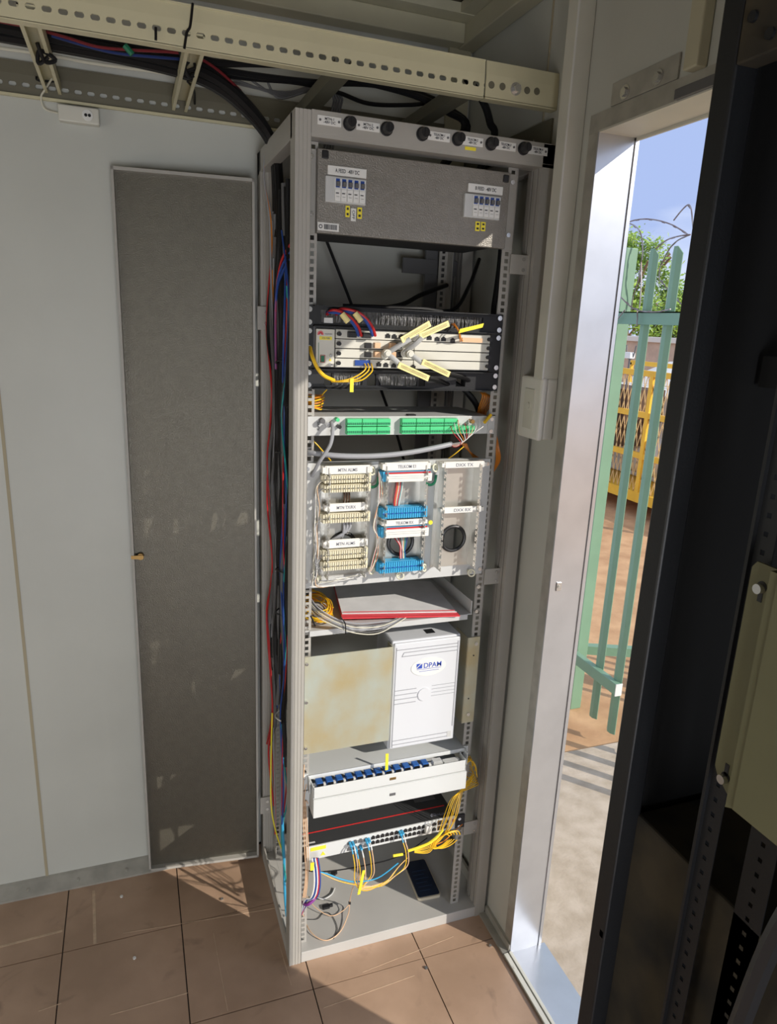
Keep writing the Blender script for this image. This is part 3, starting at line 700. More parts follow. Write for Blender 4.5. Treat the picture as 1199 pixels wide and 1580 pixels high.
# fibre loops behind and beside the unit
for k in range(6):
    a = k*.6
    cx, cy = Y(497, 618, .09).x, .09
    cable('fibre_loop', 'coil of orange fibre behind the left post above the green terminal unit', 'fibre coil', [(.06+.028*math.cos(t)+.003*math.sin(3*t+k), .09+.05*math.sin(t), 1.527+.005*k+.004*math.sin(2*t+a)) for t in [i*math.pi/5 for i in range(10)]], .0016, M['orange' if k % 2 else 'yellow'], 'orange fibre coil above the terminal unit', 6, 4)
for k in range(7):
    cable('fibre_cable', 'orange fibre hanging in the bunch beside the right mounting rail', 'cable', [Y(742+k, 606, .08), Y(745+3*k, 612+k, .07), Y(738+2*k, 640, .09), Y(752+2*k, 665, .07), Y(764+k, 690, .055), Y(766+k, 710, .06), Y(762, 728, .09)], .0016, M['orange'], 'orange fibres beside the right rail', 6)
for k in range(5):
    cable('fibre_cable', 'orange fibre sweeping down from the coloured core wires to the right rail', 'cable', [Y(712+2*k, 684, .08), Y(722+k, 694+k, .075), Y(735, 704+1.5*k, .08), Y(752, 714+k, .10)], .0016, M['orange'], 'orange fibres behind the core wires', 6)
cable('fibre_cable', 'single yellow fibre slanting under the right green terminals', 'cable', [Y(690, 709, .05), Y(703, 700, .03), Y(716, 689, .03)], .0013, M['yellow'])
cable('fibre_cable', 'single yellow fibre slanting left of the grey cable under the terminal unit', 'cable', [Y(484, 680, .06), Y(495, 692, .06), Y(511, 711, .07)], .0016, M['yellow'])
cable('fibre_cable', 'yellow fibre slanting from the lower brush panel into the orange coil', 'cable', [Y(505, 601, .05), Y(495, 612, .05), Y(482, 626, .05)], .0014, M['yellow'])
tag(obj('connector_boot', MB().cyl(Y(758,640,.02), Y(748,652,.01), .004, 10), M['yellow']), 'yellow connector boot at the right end of the green terminal unit', 'connector')
# black leads inside the rack
cable('power_cable', 'long thin black cable slanting down through the back of the rack', 'cable', [Y(500,360,.40), Y(503,368,.40), Y(543,470,.40), Y(566,535,.40), Y(590,606,.40), Y(612,668,.40), Y(624,712,.40)], .0042, M['cable'])
cable('power_cable', 'thick black cable hanging behind the right mounting rail', 'cable', [Y(774,380,.11), Y(770,420,.11), Y(763,470,.11), Y(758,500,.12), Y(735,540,.2), Y(715,590,.2), Y(735,625,.18), Y(742,650,.18)], .007, M['cable'])
cable('power_cable', 'black cable slanting behind the upper brush panel to the right back of the rack', 'cable', [Y(575,478,.2), Y(620,470,.25), Y(650,455,.3), Y(690,440,.38)], .006, M['cable'])
cable('power_cable', 'black cable lying along the top of the upper brush panel', 'cable', [Y(530,472,.09), Y(590,474,.09), Y(650,476,.09), Y(700,478,.12), Y(725,440,.2), Y(740,400,.3)], .005, M['cable'])
m = MB(); m.box(.47, .56, .425, .437, 1.1, 2.06); m.box(.40, .566, .42, .43, 1.86, 1.90)
tag(obj('cable_duct', m, M['greydk']), 'dark upright duct at the right back inside the rack', 'cable duct')
cable('power_cable', 'thick black lead beside the orange bunch right of the terminal unit', 'cable', [Y(700,590,.12), Y(722,606,.1), Y(736,625,.1), Y(742,645,.12)], .007, M['cable'])

# ------------------------------------------------------------------ distribution frame plate
P = thing('terminal_board', 'grey mounting plate with three steel terminal columns in the middle of the rack', 'terminal board', (.26, .03, 1.096))
holes = [(.129, 1.199), (.278, 1.199), (.421, 1.199)]; hr = .034
def round_off(m, hx, hz, ya_, yb_):
    N = 32
    def sqp(t):
        c_, s_ = math.cos(t), math.sin(t); k_ = hr/max(abs(c_), abs(s_)); return (hx+c_*k_, hz+s_*k_)
    for q in range(N):
        t0, t1 = 2*math.pi*q/N, 2*math.pi*(q+1)/N
        m.prism([(hx+hr*.96*math.cos(t0), hz+hr*.96*math.sin(t0)), sqp(t0), sqp(t1), (hx+hr*.96*math.cos(t1), hz+hr*.96*math.sin(t1))], 1, ya_, yb_)
m = MB()
xs_ = [XL] + [v for hx, hz in holes for v in (hx-hr, hx+hr)] + [.512]
for i in range(0, len(xs_), 2): m.box(xs_[i], xs_[i+1], .029, .031, 1.165, 1.233)
m.box(XL, .512, .029, .031, 1.096, 1.165); m.box(XL, .512, .029, .031, 1.233, 1.403)
m.box(XL, .512, .031, .045, 1.401, 1.403); m.box(XL, .512, .031, .045, 1.096, 1.098)
for hx, hz in holes: round_off(m, hx, hz, .029, .031)
obj('plate', m, M['lgrey'], P)
for hx, hz in holes: obj('grommet', MB().ring((hx, .0265, hz), hr-.002, .0048), M['black'], P, True)
screws(P, ((.503, 1.39), (.505, 1.110), (.0405, 1.39), (.0405, 1.115)), .029, .005)
cols = ((.073, .196), (.213, .345), (.362, .489))
def toothed(x, z0, z1, y0=-.016, y1=.029):
    m = MB(); z = z0
    m.box(x-.0008, x+.0008, y0+.011, y1, z0, z1)
    while z < z1-.008:
        m.box(x-.0009, x+.0009, y0, y0+.012, z, z+.006); m.box(x-.0009, x+.0009, y0, y0+.004, z+.006, z+.011); z += .0165
    return m
for (a, b), (hx, hz) in zip(cols, holes):
    m = MB().box(a, b, .0275, .0288, 1.125, 1.165).box(a, b, .0275, .0288, 1.233, 1.402).box(a, hx-hr, .0275, .0288, 1.165, 1.233).box(hx+hr, b, .0275, .0288, 1.165, 1.233)
    round_off(m, hx, hz, .0275, .0288)
    c = obj('column_frame', m, M['stainless'], P)
    obj('toothed_rail', toothed(a+.010, 1.128, 1.398), M['stainless'], c); obj('toothed_rail', toothed(b-.022, 1.128, 1.398), M['stainless'], c)
m = MB(); m.box(.466, .472, -.006, .028, 1.13, 1.395); obj('guide_strip', m, M['stainless'], P)

def label_holder(a, b, z0, z1, s, lb):
    t = thing('label_holder', lb, 'label holder', ((a+b)/2, 0, z0))
    obj('holder', MB().box(a, b, -.002, .0, z0, z1, .0004).box(a-.006, a+.002, -.004, .012, z0+.003, z1-.003).box(b-.002, b+.006, -.004, .012, z0+.003, z1-.003), M['kronew'], t)
    cdm = obj('card', MB().box(a+.003, b-.001, -.0035, -.002, z0+.001, z1-.001), M['white'], t)
    letters(s, ((a+b)/2, -.0037, (z0+z1)/2), .0075, .046, cdm, M['tgrey'])
label_holder(.074, .181, 1.382, 1.402, 'MTN ALMS', 'white label strip atop the left terminal column')
label_holder(.080, .173, 1.293, 1.313, 'MTN TX/RX', 'white label strip in the middle of the left terminal column')
label_holder(.079, .176, 1.204, 1.225, 'MTN ALMS', 'white label strip just below the left grommet, lowest in the left terminal column')
label_holder(.218, .328, 1.386, 1.406, 'TELKOM E1', 'white label strip atop the middle terminal column')
label_holder(.221, .328, 1.250, 1.265, 'TELKOM RX', 'narrow white label strip below the blue block in the middle terminal column')
label_holder(.370, .479, 1.388, 1.404, 'DXX TX', 'white label strip atop the empty right terminal column')
label_holder(.374, .480, 1.274, 1.290, 'DXX RX', 'lower white label strip across the empty right terminal column')
def kblock(a, b, z0, z1, m1, lb, cover=False):
    t = thing('terminal_block', lb, 'terminal block', ((a+b)/2, 0, z0))
    zc = (z0+z1)/2; n = 20
    obj('body', MB().box(a, b, -.002, .022, z0, z1, .0006).box(a-.004, b+.004, .006, .016, z0+.002, z1-.002), M[m1], t)
    if cover:
        obj('cover', MB().box(a+.008, b+.003, -.009, -.002, z0, z1-.005, .0006), M['kronew'], t)
        obj('wire_row', MB().box(a+.006, b, -.005, -.002, z1-.005, z1-.0015), M['red'], t)
        mm = MB()
        for s_ in (.35, .55): mm.box(a+.012, b-.002, -.0093, -.0089, z0+(z1-z0)*s_, z0+(z1-z0)*s_+.0005)
        obj('printing', mm, M['tgrey'], t)
        return
    f = MB(); s = MB()
    for k in range(n):
        xa = a + (b-a)*(k+.1)/n; xb = a + (b-a)*(k+.75)/n
        f.box(xa, xb, -.007, -.002, zc+.001, z1-.001); f.box(xa, xb, -.008, -.002, z0+.0005, zc-.002)
        if k % 2 == 0: s.box(xa+.0008, xb+.0015, -.0045, -.0018, zc-.003, zc+.0022)
    obj('contact_row', f, M[m1], t); obj('slot', s, M['greydk'] if m1 == 'krone' else M['tblue'], t)
kblock(.072, .184, 1.362, 1.380, 'krone', 'cream terminal block just below the top left label strip')
kblock(.072, .184, 1.340, 1.358, 'krone', 'cream terminal block, second below the top left label strip')
kblock(.070, .185, 1.267, 1.289, 'krone', 'single cream terminal block in the middle of the left column')
kblock(.072, .182, 1.178, 1.200, 'krone', 'cream terminal block, upper of the bottom pair in the left column')
kblock(.073, .183, 1.150, 1.172, 'krone', 'cream terminal block, lowest in the left column')
kblock(.214, .334, 1.360, 1.384, 'kblue', 'blue terminal block under a white cover at the top of the middle column', True)
kblock(.216, .332, 1.270, 1.296, 'kblue', 'bright blue open terminal block halfway down the middle column')
kblock(.216, .334, 1.222, 1.248, 'kblue', 'blue terminal block under a white cover above the middle grommet', True)
kblock(.214, .330, 1.132, 1.160, 'kblue', 'bright blue open terminal block at the foot of the middle column')
tag(obj('sticker', MB().cyl((.343, -.004, 1.254), (.343, -.001, 1.254), .0055), M['ytag']), 'small yellow dot at the right end of the narrow label strip', 'sticker')
def cring(px, py, lb, rot=0):
    p = Y(px, py, .012); d = Vector((math.sin(rot), -math.cos(rot), .2))
    t = thing('cable_ring', lb, 'cable ring', p)
    obj('ring', MB().ring(p, .0085, .0022, d), M['nylon'], t, True); obj('foot', MB().cyl(p+Vector((0, .004, 0)), (p.x, .029, p.z), .004), M['nylon'], t)
cring(493, 893, 'cream nylon ring at the lower left corner of the terminal board', .9)
cring(574, 880, 'cream nylon ring between the feet of the left and middle columns', .5)
cring(618, 888, 'cream nylon ring below the bottom blue block', -.4)
cring(655, 876, 'cream nylon ring right of the bottom blue block', .6)
cring(728, 884, 'cream nylon ring at the lower right corner of the terminal board', -.5)
cring(575, 727, 'dark rimmed cable ring between the tops of the left and middle columns', .5)
cring(672, 722, 'dark rimmed cable ring between the tops of the middle and right columns', .5)
random.seed(3)
for k in range(14):
    x = .052 + random.random()*.014; c = ('white', 'grey', 'white', 'peach', 'white', 'cord', 'grey')[k % 7]
    zt = (1.37, 1.35, 1.28, 1.19, 1.16)[k % 5]
    cable('jumper_wire', 'thin twisted jumper wire in the bunch down the left side of the terminal board', 'wire',
          [(.074, .004, zt)] + [(x+random.uniform(-.004, .004), .006+random.uniform(-.008, .008), zt-.02-i*(zt-.02-1.11)/5) for i in range(6)] + [(.10+.01*random.random(), .01, 1.106)], .0009, M[c], 'jumper wires left of the frame', 5, 5)
for k in range(5):
    cable('jumper_wire', 'thin twisted jumper wire along the bottom left of the terminal board', 'wire', [(.065, .012, 1.113+.002*k)] + [(.065+.03*i, .008+random.uniform(-.003, .003), 1.118+random.uniform(-.004, .004)+.0018*i) for i in range(1, 5)], .0009, M[('white', 'grey', 'cord')[k % 3]], 'jumper wires along the frame foot', 5, 4)
for k in range(7):
    c = ('white', 'red', 'greendk', 'cord', 'white', 'orange', 'grey')[k]
    cable('jumper_wire', 'thin jumper wire hanging between the left and middle terminal columns', 'wire', [(.204, .0, 1.385), (.207+.0015*k, -.004, 1.34+random.uniform(-.01,.01)), (.205, .0, 1.30), (.200+random.uniform(-.004,.004), .0, 1.25), (.209, .0, 1.22), (.20+.002*k, .004, 1.17), (.192, .006, 1.13)], .0009, M[c], 'jumper wires between the columns', 5, 5)
for j, (xa, nm) in enumerate(((.200, 'left'), (.348, 'right'))):
    cable('earth_wire', 'green wire behind the top of the middle column, on its %s' % nm, 'wire', [(xa-.018, .02, 1.35), (xa-.006, .012, 1.345), (xa+.004, .008, 1.352), (xa+.008, .010, 1.37)], .0035, M['greendk'])
# cables behind the blocks in the middle column
for k, c in enumerate(('red', 'orange', 'white', 'red', 'teal', 'white')):
    cable('core_wire', 'coloured core wire running down behind the middle terminal column', 'wire', [(.258+.003*k, .016, 1.37), (.255+.003*k, .012, 1.34), (.252+.0025*k, .014, 1.30), (.262, .018, 1.26)], .0022 if k in (0, 3) else .0012, M[c], 'core wires behind the middle column', 6)
for k, c in enumerate(('red', 'white', 'red', 'greydk', 'white', 'peach', 'teal', 'blue')):
    cable('core_wire', 'coloured core wire coming out of the middle grommet', 'wire', [(.262+.004*k, .05, 1.225), (.258+.005*k, .022, 1.215), (.27+.002*k, .010, 1.195-.002*k), (.272+.002*k, .012, 1.175), (.274+.002*k, .014, 1.158)], .0012, M[c], 'core wires in the middle grommet', 6)
for k in range(3):
    cable('grey_cable', 'grey cable entering the half hidden left grommet', 'cable', [(.125+.008*k, .014, 1.27), (.127+.006*k, .012, 1.245), (.122-.012*k, .022, 1.215), (.118-.01*k, .05, 1.20)], .0034, M['grey'], 'grey cables in the left grommet', 8)
for k in range(3):
    cable('core_wire', 'dark red core wire between the cream blocks of the left column', 'wire', [(.125+.006*k, .018, 1.345), (.126+.006*k, .012, 1.325), (.124+.007*k, .018, 1.30)], .002, M['dark'], 'dark wires in the left column', 6)

# ------------------------------------------------------------------ shelf and what lies on it
P = thing('equipment_shelf', 'grey metal shelf below the terminal board', 'shelf', (.26, .2, .97))
obj('deck', MB().box(.032, .492, .026, .34, .983, .9855), M['lgrey'], P)
obj('front_lip', MB().box(.050, .478, .0235, .026, .971, .9855), M['lgrey'], P)
obj('side_flange', MB().box(.490, .4925, .03, .34, .983, 1.02), M['lgrey'], P)
screws(P, ((.505, .99), (.505, 1.06)), .029, .005)
c0, c1, c2, c3 = Vector((.141, .055, .998)), Vector((.450, .012, .990)), Vector((.462, .235, .998)), Vector((.180, .300, 1.008))
P = thing('document_folder', 'red edged plastic folder of white papers lying on the shelf', 'folder', (.30, .15, .9865))
def sheet(c, t, inset, z):
    ctr = sum(c, Vector())/4; m = MB()
    N = 12; g = []
    for i in range(N+1):
        row = []
        for j in range(N+1):
            u, v = i/N, j/N
            p = (c[0]*(1-u)+c[1]*u)*(1-v) + (c[3]*(1-u)+c[2]*u)*v
            p = ctr + (p-ctr)*inset; p = Vector((p.x, p.y, p.z + z + .0025*math.sin(7*u+2*v)*v))
            row.append((m.bm.verts.new(p), m.bm.verts.new(p-Vector((0, 0, t)))))
        g.append(row)
    for i in range(N):
        for j in range(N):
            m.bm.faces.new((g[i][j][0], g[i+1][j][0], g[i+1][j+1][0], g[i][j+1][0])); m.bm.faces.new((g[i][j][1], g[i][j+1][1], g[i+1][j+1][1], g[i+1][j][1]))
    for i in range(N):
        for (a, b) in (((i, 0), (i+1, 0)), ((i+1, N), (i, N)), ((0, i+1), (0, i)), ((N, i), (N, i+1))):
            A, B = g[a[0]][a[1]], g[b[0]][b[1]]; m.bm.faces.new((A[0], A[1], B[1], B[0]))
    return m
obj('cover', sheet((c0, c1, c2, c3), .003, 1, 0), M['redf'], P)
q0, q1 = c0.lerp(c3, .07), c1.lerp(c2, .07)
obj('paper_sheet', sheet((q0, q1, c2, c3), .002, .985, .003), M['paper'], P)
obj('edge_line', MB().obox((q0+q1)/2+Vector((0, .006, .0055)), (q1-q0)*.48, (0, .0008, 0), (0, 0, .0006)), M['redf'], P)
random.seed(5)
for k in range(12):
    x0, y0 = .085+random.uniform(-.006, .006), .13+random.uniform(-.01, .01); rx, ry = .040+random.uniform(-.006, .004), .075+random.uniform(-.01, .01)
    ph = random.random()*6
    cable('fibre_loop', 'loop of yellow fibre in the pile at the left of the shelf', 'fibre coil', [(x0+rx*math.cos(t+ph), y0+ry*math.sin(t+ph), .989+.0022*k+.006*(1+math.sin(2*t+k))) for t in [i*2*math.pi/11 for i in range(11)]], .0016, M['yellow' if k % 4 else 'orange'], 'yellow fibre pile on the shelf', 6, 4)
for k in range(6):
    cable('grey_cable', 'thin grey cable sagging over the front of the shelf beside the folder', 'cable', [Y(478, 920+4*k, .06), Y(492, 938+3*k, .02), Y(520, 955+2.4*k, .005), Y(550, 962+3*k, .0), Y(585, 960+3.4*k, .004), Y(606+3*k, 957, .02), Y(620+2*k, 950, .06)], .0015, M[('grey', 'greydk', 'cord')[k % 3]], 'grey cables over the shelf edge', 6)
ziptie('black cable tie hanging under the shelf edge round the grey cables', [Y(526,952,-.002), Y(533,962,-.004), Y(534,978,-.002)], .0015)
ziptie('black cable tie round the dark cable at the left end of the shelf', [Y(480,950,.02), Y(487,966,.018)], .002)

# ------------------------------------------------------------------ zinc plate and battery box
P = thing('zinc_cover_plate', 'yellowish passivated zinc plate covering the left half of the rack', 'cover plate', (.15, .02, .645))
obj('sheet', MB().box(.0345, .267, .014, .016, .650, .922).box(.265, .267, .016, .05, .650, .922), M['gold'], P)
screws(P, ((.0405, .905), (.0405, .80), (.0405, .67)), .012, .004)
P = thing('equipment_box', 'light grey plastic box with a white oval badge right of the zinc plate', 'equipment box', (.365, .06, .612))
obj('housing', MB().box(.269, .464, .026, .145, .614, .930, .004), M['dpam'], P)
ln = obj('cover', MB().box(.273, .461, .019, .0265, .618, .926, .003), M['dpam'], P)
m = MB()
def gl(x0, z0, x1, z1, w_=.0009):
    a, b = Vector((x0, .0186, z0)), Vector((x1, .0186, z1)); d = (b-a)/2; n_ = Vector((-d.z, 0, d.x)).normalized()*w_
    m.obox((a+b)/2, d, n_, (0, .0006, 0))
gl(.279, .622, .279, .915); gl(.279, .908, .452, .908); gl(.295, .888, .452, .888); gl(.295, .888, .300, .899); gl(.30, .899, .452, .899); gl(.454, .66, .454, .915)
gl(.279, .630, .44, .630); gl(.279, .642, .44, .642)
for k in range(4): gl(.279, .752+.013*k, .345-.003*abs(k-1.5), .752+.013*k); gl(.385, .762+.010*k, .452, .762+.010*k, .0005)
obj('groove', m, M['grey'], ln)
obj('round_boss', MB().cyl((.364, .0165, .770), (.364, .020, .770), .0185, 28), M['dpam'], ln)
obj('vent', MB().box(.44, .452, .0183, .0195, .627, .645), M['lgrey'], ln)
obj('top_slot', MB().box(.375, .40, .05, .075, .9295, .9308), M['black'], P)
m = MB(); m.cyl((0, 0, 0), (0, .0012, 0), 1, 40)
for v in m.bm.verts: v.co = Vector((.372 + v.co.x*.050, .0178 + v.co.y, .850 + v.co.z*.026))
o = obj('badge', m, M['white'], ln); o['label'] = 'white oval badge with blue letters'
letters('DPAM', (.383, .0176, .855), .014, .050, o, M['tblue'])
obj('emblem', MB().prism([(.337, .848), (.353, .848), (.353, .862)], 1, .0172, .0178).prism([(.337, .8515), (.349, .862), (.337, .862)], 1, .0172, .0178), M['tblue'], o)
obj('fine_print', MB().box(.338, .408, .0173, .0178, .8445, .8455).box(.345, .402, .0173, .0178, .8385, .8395), M['tblue'], o)
P = thing('zinc_bracket', 'narrow yellow passivated steel bracket on the right rail beside the grey box', 'bracket', (.50, .03, .655))
obj('strip', MB().box(.488, .524, .0285, .031, .655, .914).box(.487, .489, .0285, .10, .655, .914), M['gold'], P)
screws(P, ((.512, .895), (.505, .682)), .0285, .005)
obj('hole', MB().cyl((.508, .0275, .86), (.508, .029, .86), .0022).cyl((.503, .0275, .73), (.503, .029, .73), .0022), M['black'], P)

# ------------------------------------------------------------------ fibre trays
P = thing('fibre_patch_tray', 'pale grey fibre tray with a row of blue adapters, upper of two trays', 'fibre tray', (.27, .05, .538))
m = MB(); m.box(.055, .486, -.020, -.018, .540, .571, .0005); m.box(.055, .057, -.02, .02, .540, .571); m.box(.484, .486, -.02, .02, .540, .571)
obj('fascia', m, M['tray'], P)
obj('tray_floor', MB().box(.055, .486, -.019, .24, .538, .5395), M['tray'], P)
obj('lid', MB().box(.050, .500, .022, .24, .578, .5795).box(.05, .5, .0215, .023, .568, .5795), M['tray'], P)
for a_ in (.05, .498): obj('side_wall', MB().box(a_, a_+.002, .0, .24, .54, .579), M['tray'], P)
o = obj('ear', MB().box(XL, .052, .0265, .031, .535, .581).box(.498, XR, .0265, .031, .535, .581), M['tray'], P)
obj('latch_slot', MB().box(.262, .280, -.0212, -.0195, .552, .5595, .0008), M['brass'], P)
x = .068; k = 0
while x < .385:
    a = obj('adapter', MB().box(x, x+.0165, -.006, .016, .558, .572, .001), M['adapter'], P)
    obj('adapter_port', MB().box(x+.0015, x+.0075, -.0075, -.005, .560, .570).box(x+.009, x+.015, -.0075, -.005, .560, .570), M['black'], a)
    obj('dust_cap', MB().box(x+.0165, x+.0225, -.010, -.002, .560, .570, .0006), M['white'], a)
    x += .0268; k += 1
obj('adapter_bar', MB().box(.060, .476, .000, .014, .5530, .5605), M['white'], P)
obj('blank_slot', MB().box(.395, .42, -.004, .012, .5605, .571).box(.428, .470, -.004, .012, .5605, .563), M['lgrey'], P)
screws(P, ((.0405, .572),), .0265, .004)
A = Y(597, 1188, -.012); B = A + Vector((0, .002, .048))
tag(obj('cable_label', MB().obox((A+B)/2, (.004, 0, 0), (0, .0008, 0), (B-A)/2), M['ytag']), 'bright yellow flag label standing up from the upper fibre tray', 'label')
P = thing('fibre_patch_tray', 'plain pale grey fibre tray with one slot, lower of two trays', 'fibre tray', (.27, .05, .478))
obj('fascia', MB().box(.056, .490, -.020, -.018, .480, .533, .0005), M['tray'], P)
obj('body', MB().box(.056, .490, -.018, .24, .480, .534, .001), M['tray'], P)
obj('ear', MB().box(XL, .056, .0265, .031, .485, .531).box(.49, XR, .0265, .031, .485, .531), M['tray'], P)
obj('latch_slot', MB().box(.264, .281, -.0212, -.0195, .503, .511, .0008), M['greydk'], P)
obj('finger_catch', MB().box(.19, .21, -.015, .0, .473, .480), M['steel'], P)

# ------------------------------------------------------------------ switch
P = thing('network_switch', 'black topped network switch with a red line and yellow fibres in its front', 'network switch', (.27, .03, .31))
obj('case', MB().box(.050, .492, .0315, .26, .3095, .353, .001), M['swtop'], P)
fpn = obj('front_panel', MB().box(.050, .492, .028, .0318, .3095, .353, .0006), M['tray'], P)
obj('ear', MB().box(XL, .05, .0265, .031, .3095, .353), M['black'], P); obj('ear', MB().box(.492, XR+.008, .0265, .031, .3095, .353), M['black'], P)
screws(P, ((.503, .343), (.503, .318), (.0405, .34)), .0265, .0045)
obj('red_line', MB().box(.050, .478, .078, .081, .3528, .3536), M['redline'], P)
letters('HUAWEI', (.463, .047, .3533), .009, .040, P, M['tgrey'], (1, 0, 0), (0, 1, 0))
m = MB(); lc = Vector((.431, .047, .3533))
for k in range(8):
    a = math.radians(-10 + k*200/7); d = Vector((math.cos(a), math.sin(a), 0)); n_ = Vector((-d.y, d.x, 0))
    m.obox(lc + d*.0055, d*.004, n_*.0013, (0, 0, .0004))
obj('emblem', m, M['tgrey'], P)
obj('rating_label', MB().box(.40, .465, .115, .165, .3528, .3534), M['greydk'], P)
obj('rating_text', MB().box(.407, .455, .152, .154, .3533, .3538).box(.407, .45, .143, .1445, .3533, .3538).box(.407, .44, .134, .1352, .3533, .3538), M['inkw'], P)
obj('white_mark', MB().box(.058, .078, .040, .045, .3528, .3535), M['inkw'], P)
o = obj('sticker', MB().box(.062, .105, .0272, .0283, .338, .349), M['ytag'], P); o['label'] = 'yellow sticker on the left of the front'
obj('warning_triangle', MB().prism([(.090, .318), (.104, .318), (.097, .330)], 1, .0272, .0282), M['ytag'], P)
for r in range(2):
    for k in range(4):
        p = .172+.0155*k; jack(P, p, .339 if r == 0 else .320, .013, .012, .0275, 'greydk', 'optic_port')
for r in range(2):
    for k in range(12):
        xx = .240+.0138*k; jack(P, xx, .340 if r == 0 else .3235, .0115, .0115, .0275, 'black')
for r in range(2):
    for k in range(3):
        xx = .425+.019*k; f_ = jack(P, xx, .341 if r == 0 else .323, .013, .011, .0275, 'black'); obj('port_frame', MB().box(xx-.0085, xx+.0085, .0276, .0282, (.341 if r == 0 else .323)-.008, (.341 if r == 0 else .323)+.008), M['brass'] if k == 1 else M['lgrey'], f_)
obj('usb_port', MB().box(.482, .488, .0272, .028, .334, .344), M['red'], P)
obj('module_bracket', MB().box(.395, .412, .014, .028, .322, .348, .001), M['white'], P)

# fibre jumpers in the switch
pl = [(.172, .339), (.180, .339), (.188, .320), (.203, .320), (.2185, .339), (.226, .339), (.318, .3405), (.325, .3405)]
for k, (x, z) in enumerate(pl):
    p = ('first', 'second', 'third', 'fourth', 'fifth', 'sixth', 'seventh', 'eighth')[k]
    t = thing('fibre_jumper', 'peach fibre jumper, %s of eight blue plugs from the left on the switch front' % p, 'fibre jumper', (x, .01, z))
    obj('plug', MB().box(x-.003, x+.003, .012, .028, z-.004, z+.004, .0006), M['kblue'], t)
    obj('boot', MB().tube([(x, .013, z), (x, .004, z-.004), (x+.001, -.002, z-.013)], .002, 6, 3), M['white' if k % 2 else 'kblue'], t)
    e = Vector((.175+.006*(k % 4), -.02, .215+.002*k))
    if k < 6: pts = [(x+.001, -.002, z-.013), (x+.004, -.012, z-.045), (x+.002, -.020, z-.08), (.185+.003*k, -.026, .232), (.215+.01*k, -.03, .222+.003*k), (.27, -.03, .243), (.30, -.022, .268), (.33, -.014, .285)]
    else: pts = [(x+.001, -.002, z-.013), (x+.006, -.014, z-.04), (x+.002, -.022, z-.075), (.29, -.03, .25), (.25, -.03, .226+.004*(k-6)), (.20, -.026, .236), (.13, -.015, .262), (.07, .0, .30)]
    obj('cord', MB().tube(pts, .0013, 6, 6), M['peach' if k % 2 else 'yellow'], t, True)
cable('black_lead', 'thin black lead running level below the switch front', 'cable', [(.04,.02,.292),(.08,.005,.287),(.15,-.004,.285),(.22,-.006,.284),(.28,-.006,.285),(.34,0,.293),(.40,.015,.31)], .0017, M['cable'])
cable('blue_lead', 'pale blue lead bending below the left of the switch', 'cable', [(.06,.0,.302),(.10,-.006,.285),(.14,-.012,.262),(.18,-.02,.250),(.24,-.024,.25),(.30,-.02,.28)], .0018, M['kblue'])
A, B = Y(562, 1343, -.03), Y(554, 1380, -.03)
tag(obj('cable_label', MB().obox((A+B)/2, (.004, 0, 0), (0, .0008, 0), (B-A)/2), M['ytag']), 'long yellow flag label hanging from the fibre jumpers below the switch', 'label')
A, B = Y(607, 1320.5, -.01), Y(622, 1318, -.01)
cable('yellow_sleeve', 'short yellow sleeve on the black lead left of the phone', 'sleeve', [A, B], .0038, M['ytag'], None, 8, 1)
for k in range(7):
    cable('fibre_cable', 'yellow fibre falling from the right of the trays to the front of the switch', 'cable', [Y(722, 1176+5*k, .045), Y(730+1.5*k, 1192+3*k, .02), Y(717-1.5*k, 1212+2*k, -.0), Y(711-2.6*k, 1235, -.008-.002*(k%3)), Y(704-3.2*k, 1262+3*(k%2), -.010-.003*(k%3)), Y(690-2.4*k, 1285+2.5*(k%4), -.014), Y(664, 1300+2.4*k, -.016), Y(640, 1312+.6*k, -.012)], .0011, M['yellow'], 'yellow fibres right of the switch', 6)
for k in range(5):
    cx, cz = Y(684, 1290, -.012).x, Y(684, 1290, -.012).z
    cable('fibre_loop', 'loop of yellow fibre in front of the right end of the switch', 'fibre coil', [(cx+(.028+.002*k)*math.cos(t)+.006*k-.01, -.016+.003*math.sin(t+k), cz-.012+(.014+.003*k)*math.sin(t)+.35*(.028)*math.cos(t)) for t in [i*math.pi/5 for i in range(10)]], .0014, M['yellow'], 'fibre loops at the switch front', 6, 4)
cable('yellow_sleeve', 'thick yellow sleeve gathering the fibres right of the phone', 'sleeve', [Y(630,1313,-.014), Y(645,1308,-.016), Y(662,1301,-.018), Y(676,1290,-.018), Y(684,1280,-.016)], .004, M['ytag'])
for k in range(6):
    cable('fibre_loop', 'loop of yellow fibre hanging beside the right end of the trays', 'fibre coil', [(.515+.016*math.cos(t)*(1+.12*k), .02+.012*math.sin(t*2+k), .515-.006*k+(.032+.004*k)*math.sin(t)) for t in [i*math.pi/5 for i in range(10)]], .0013, M['yellow'], 'fibre loops beside the trays', 6, 4)
cable('fibre_cable', 'orange fibre leaving the switch front to the right rail', 'cable', [Y(664,1306,-.012), Y(685,1298,-.01), Y(700,1284,.0), Y(714,1272,.02)], .0015, M['orange'])
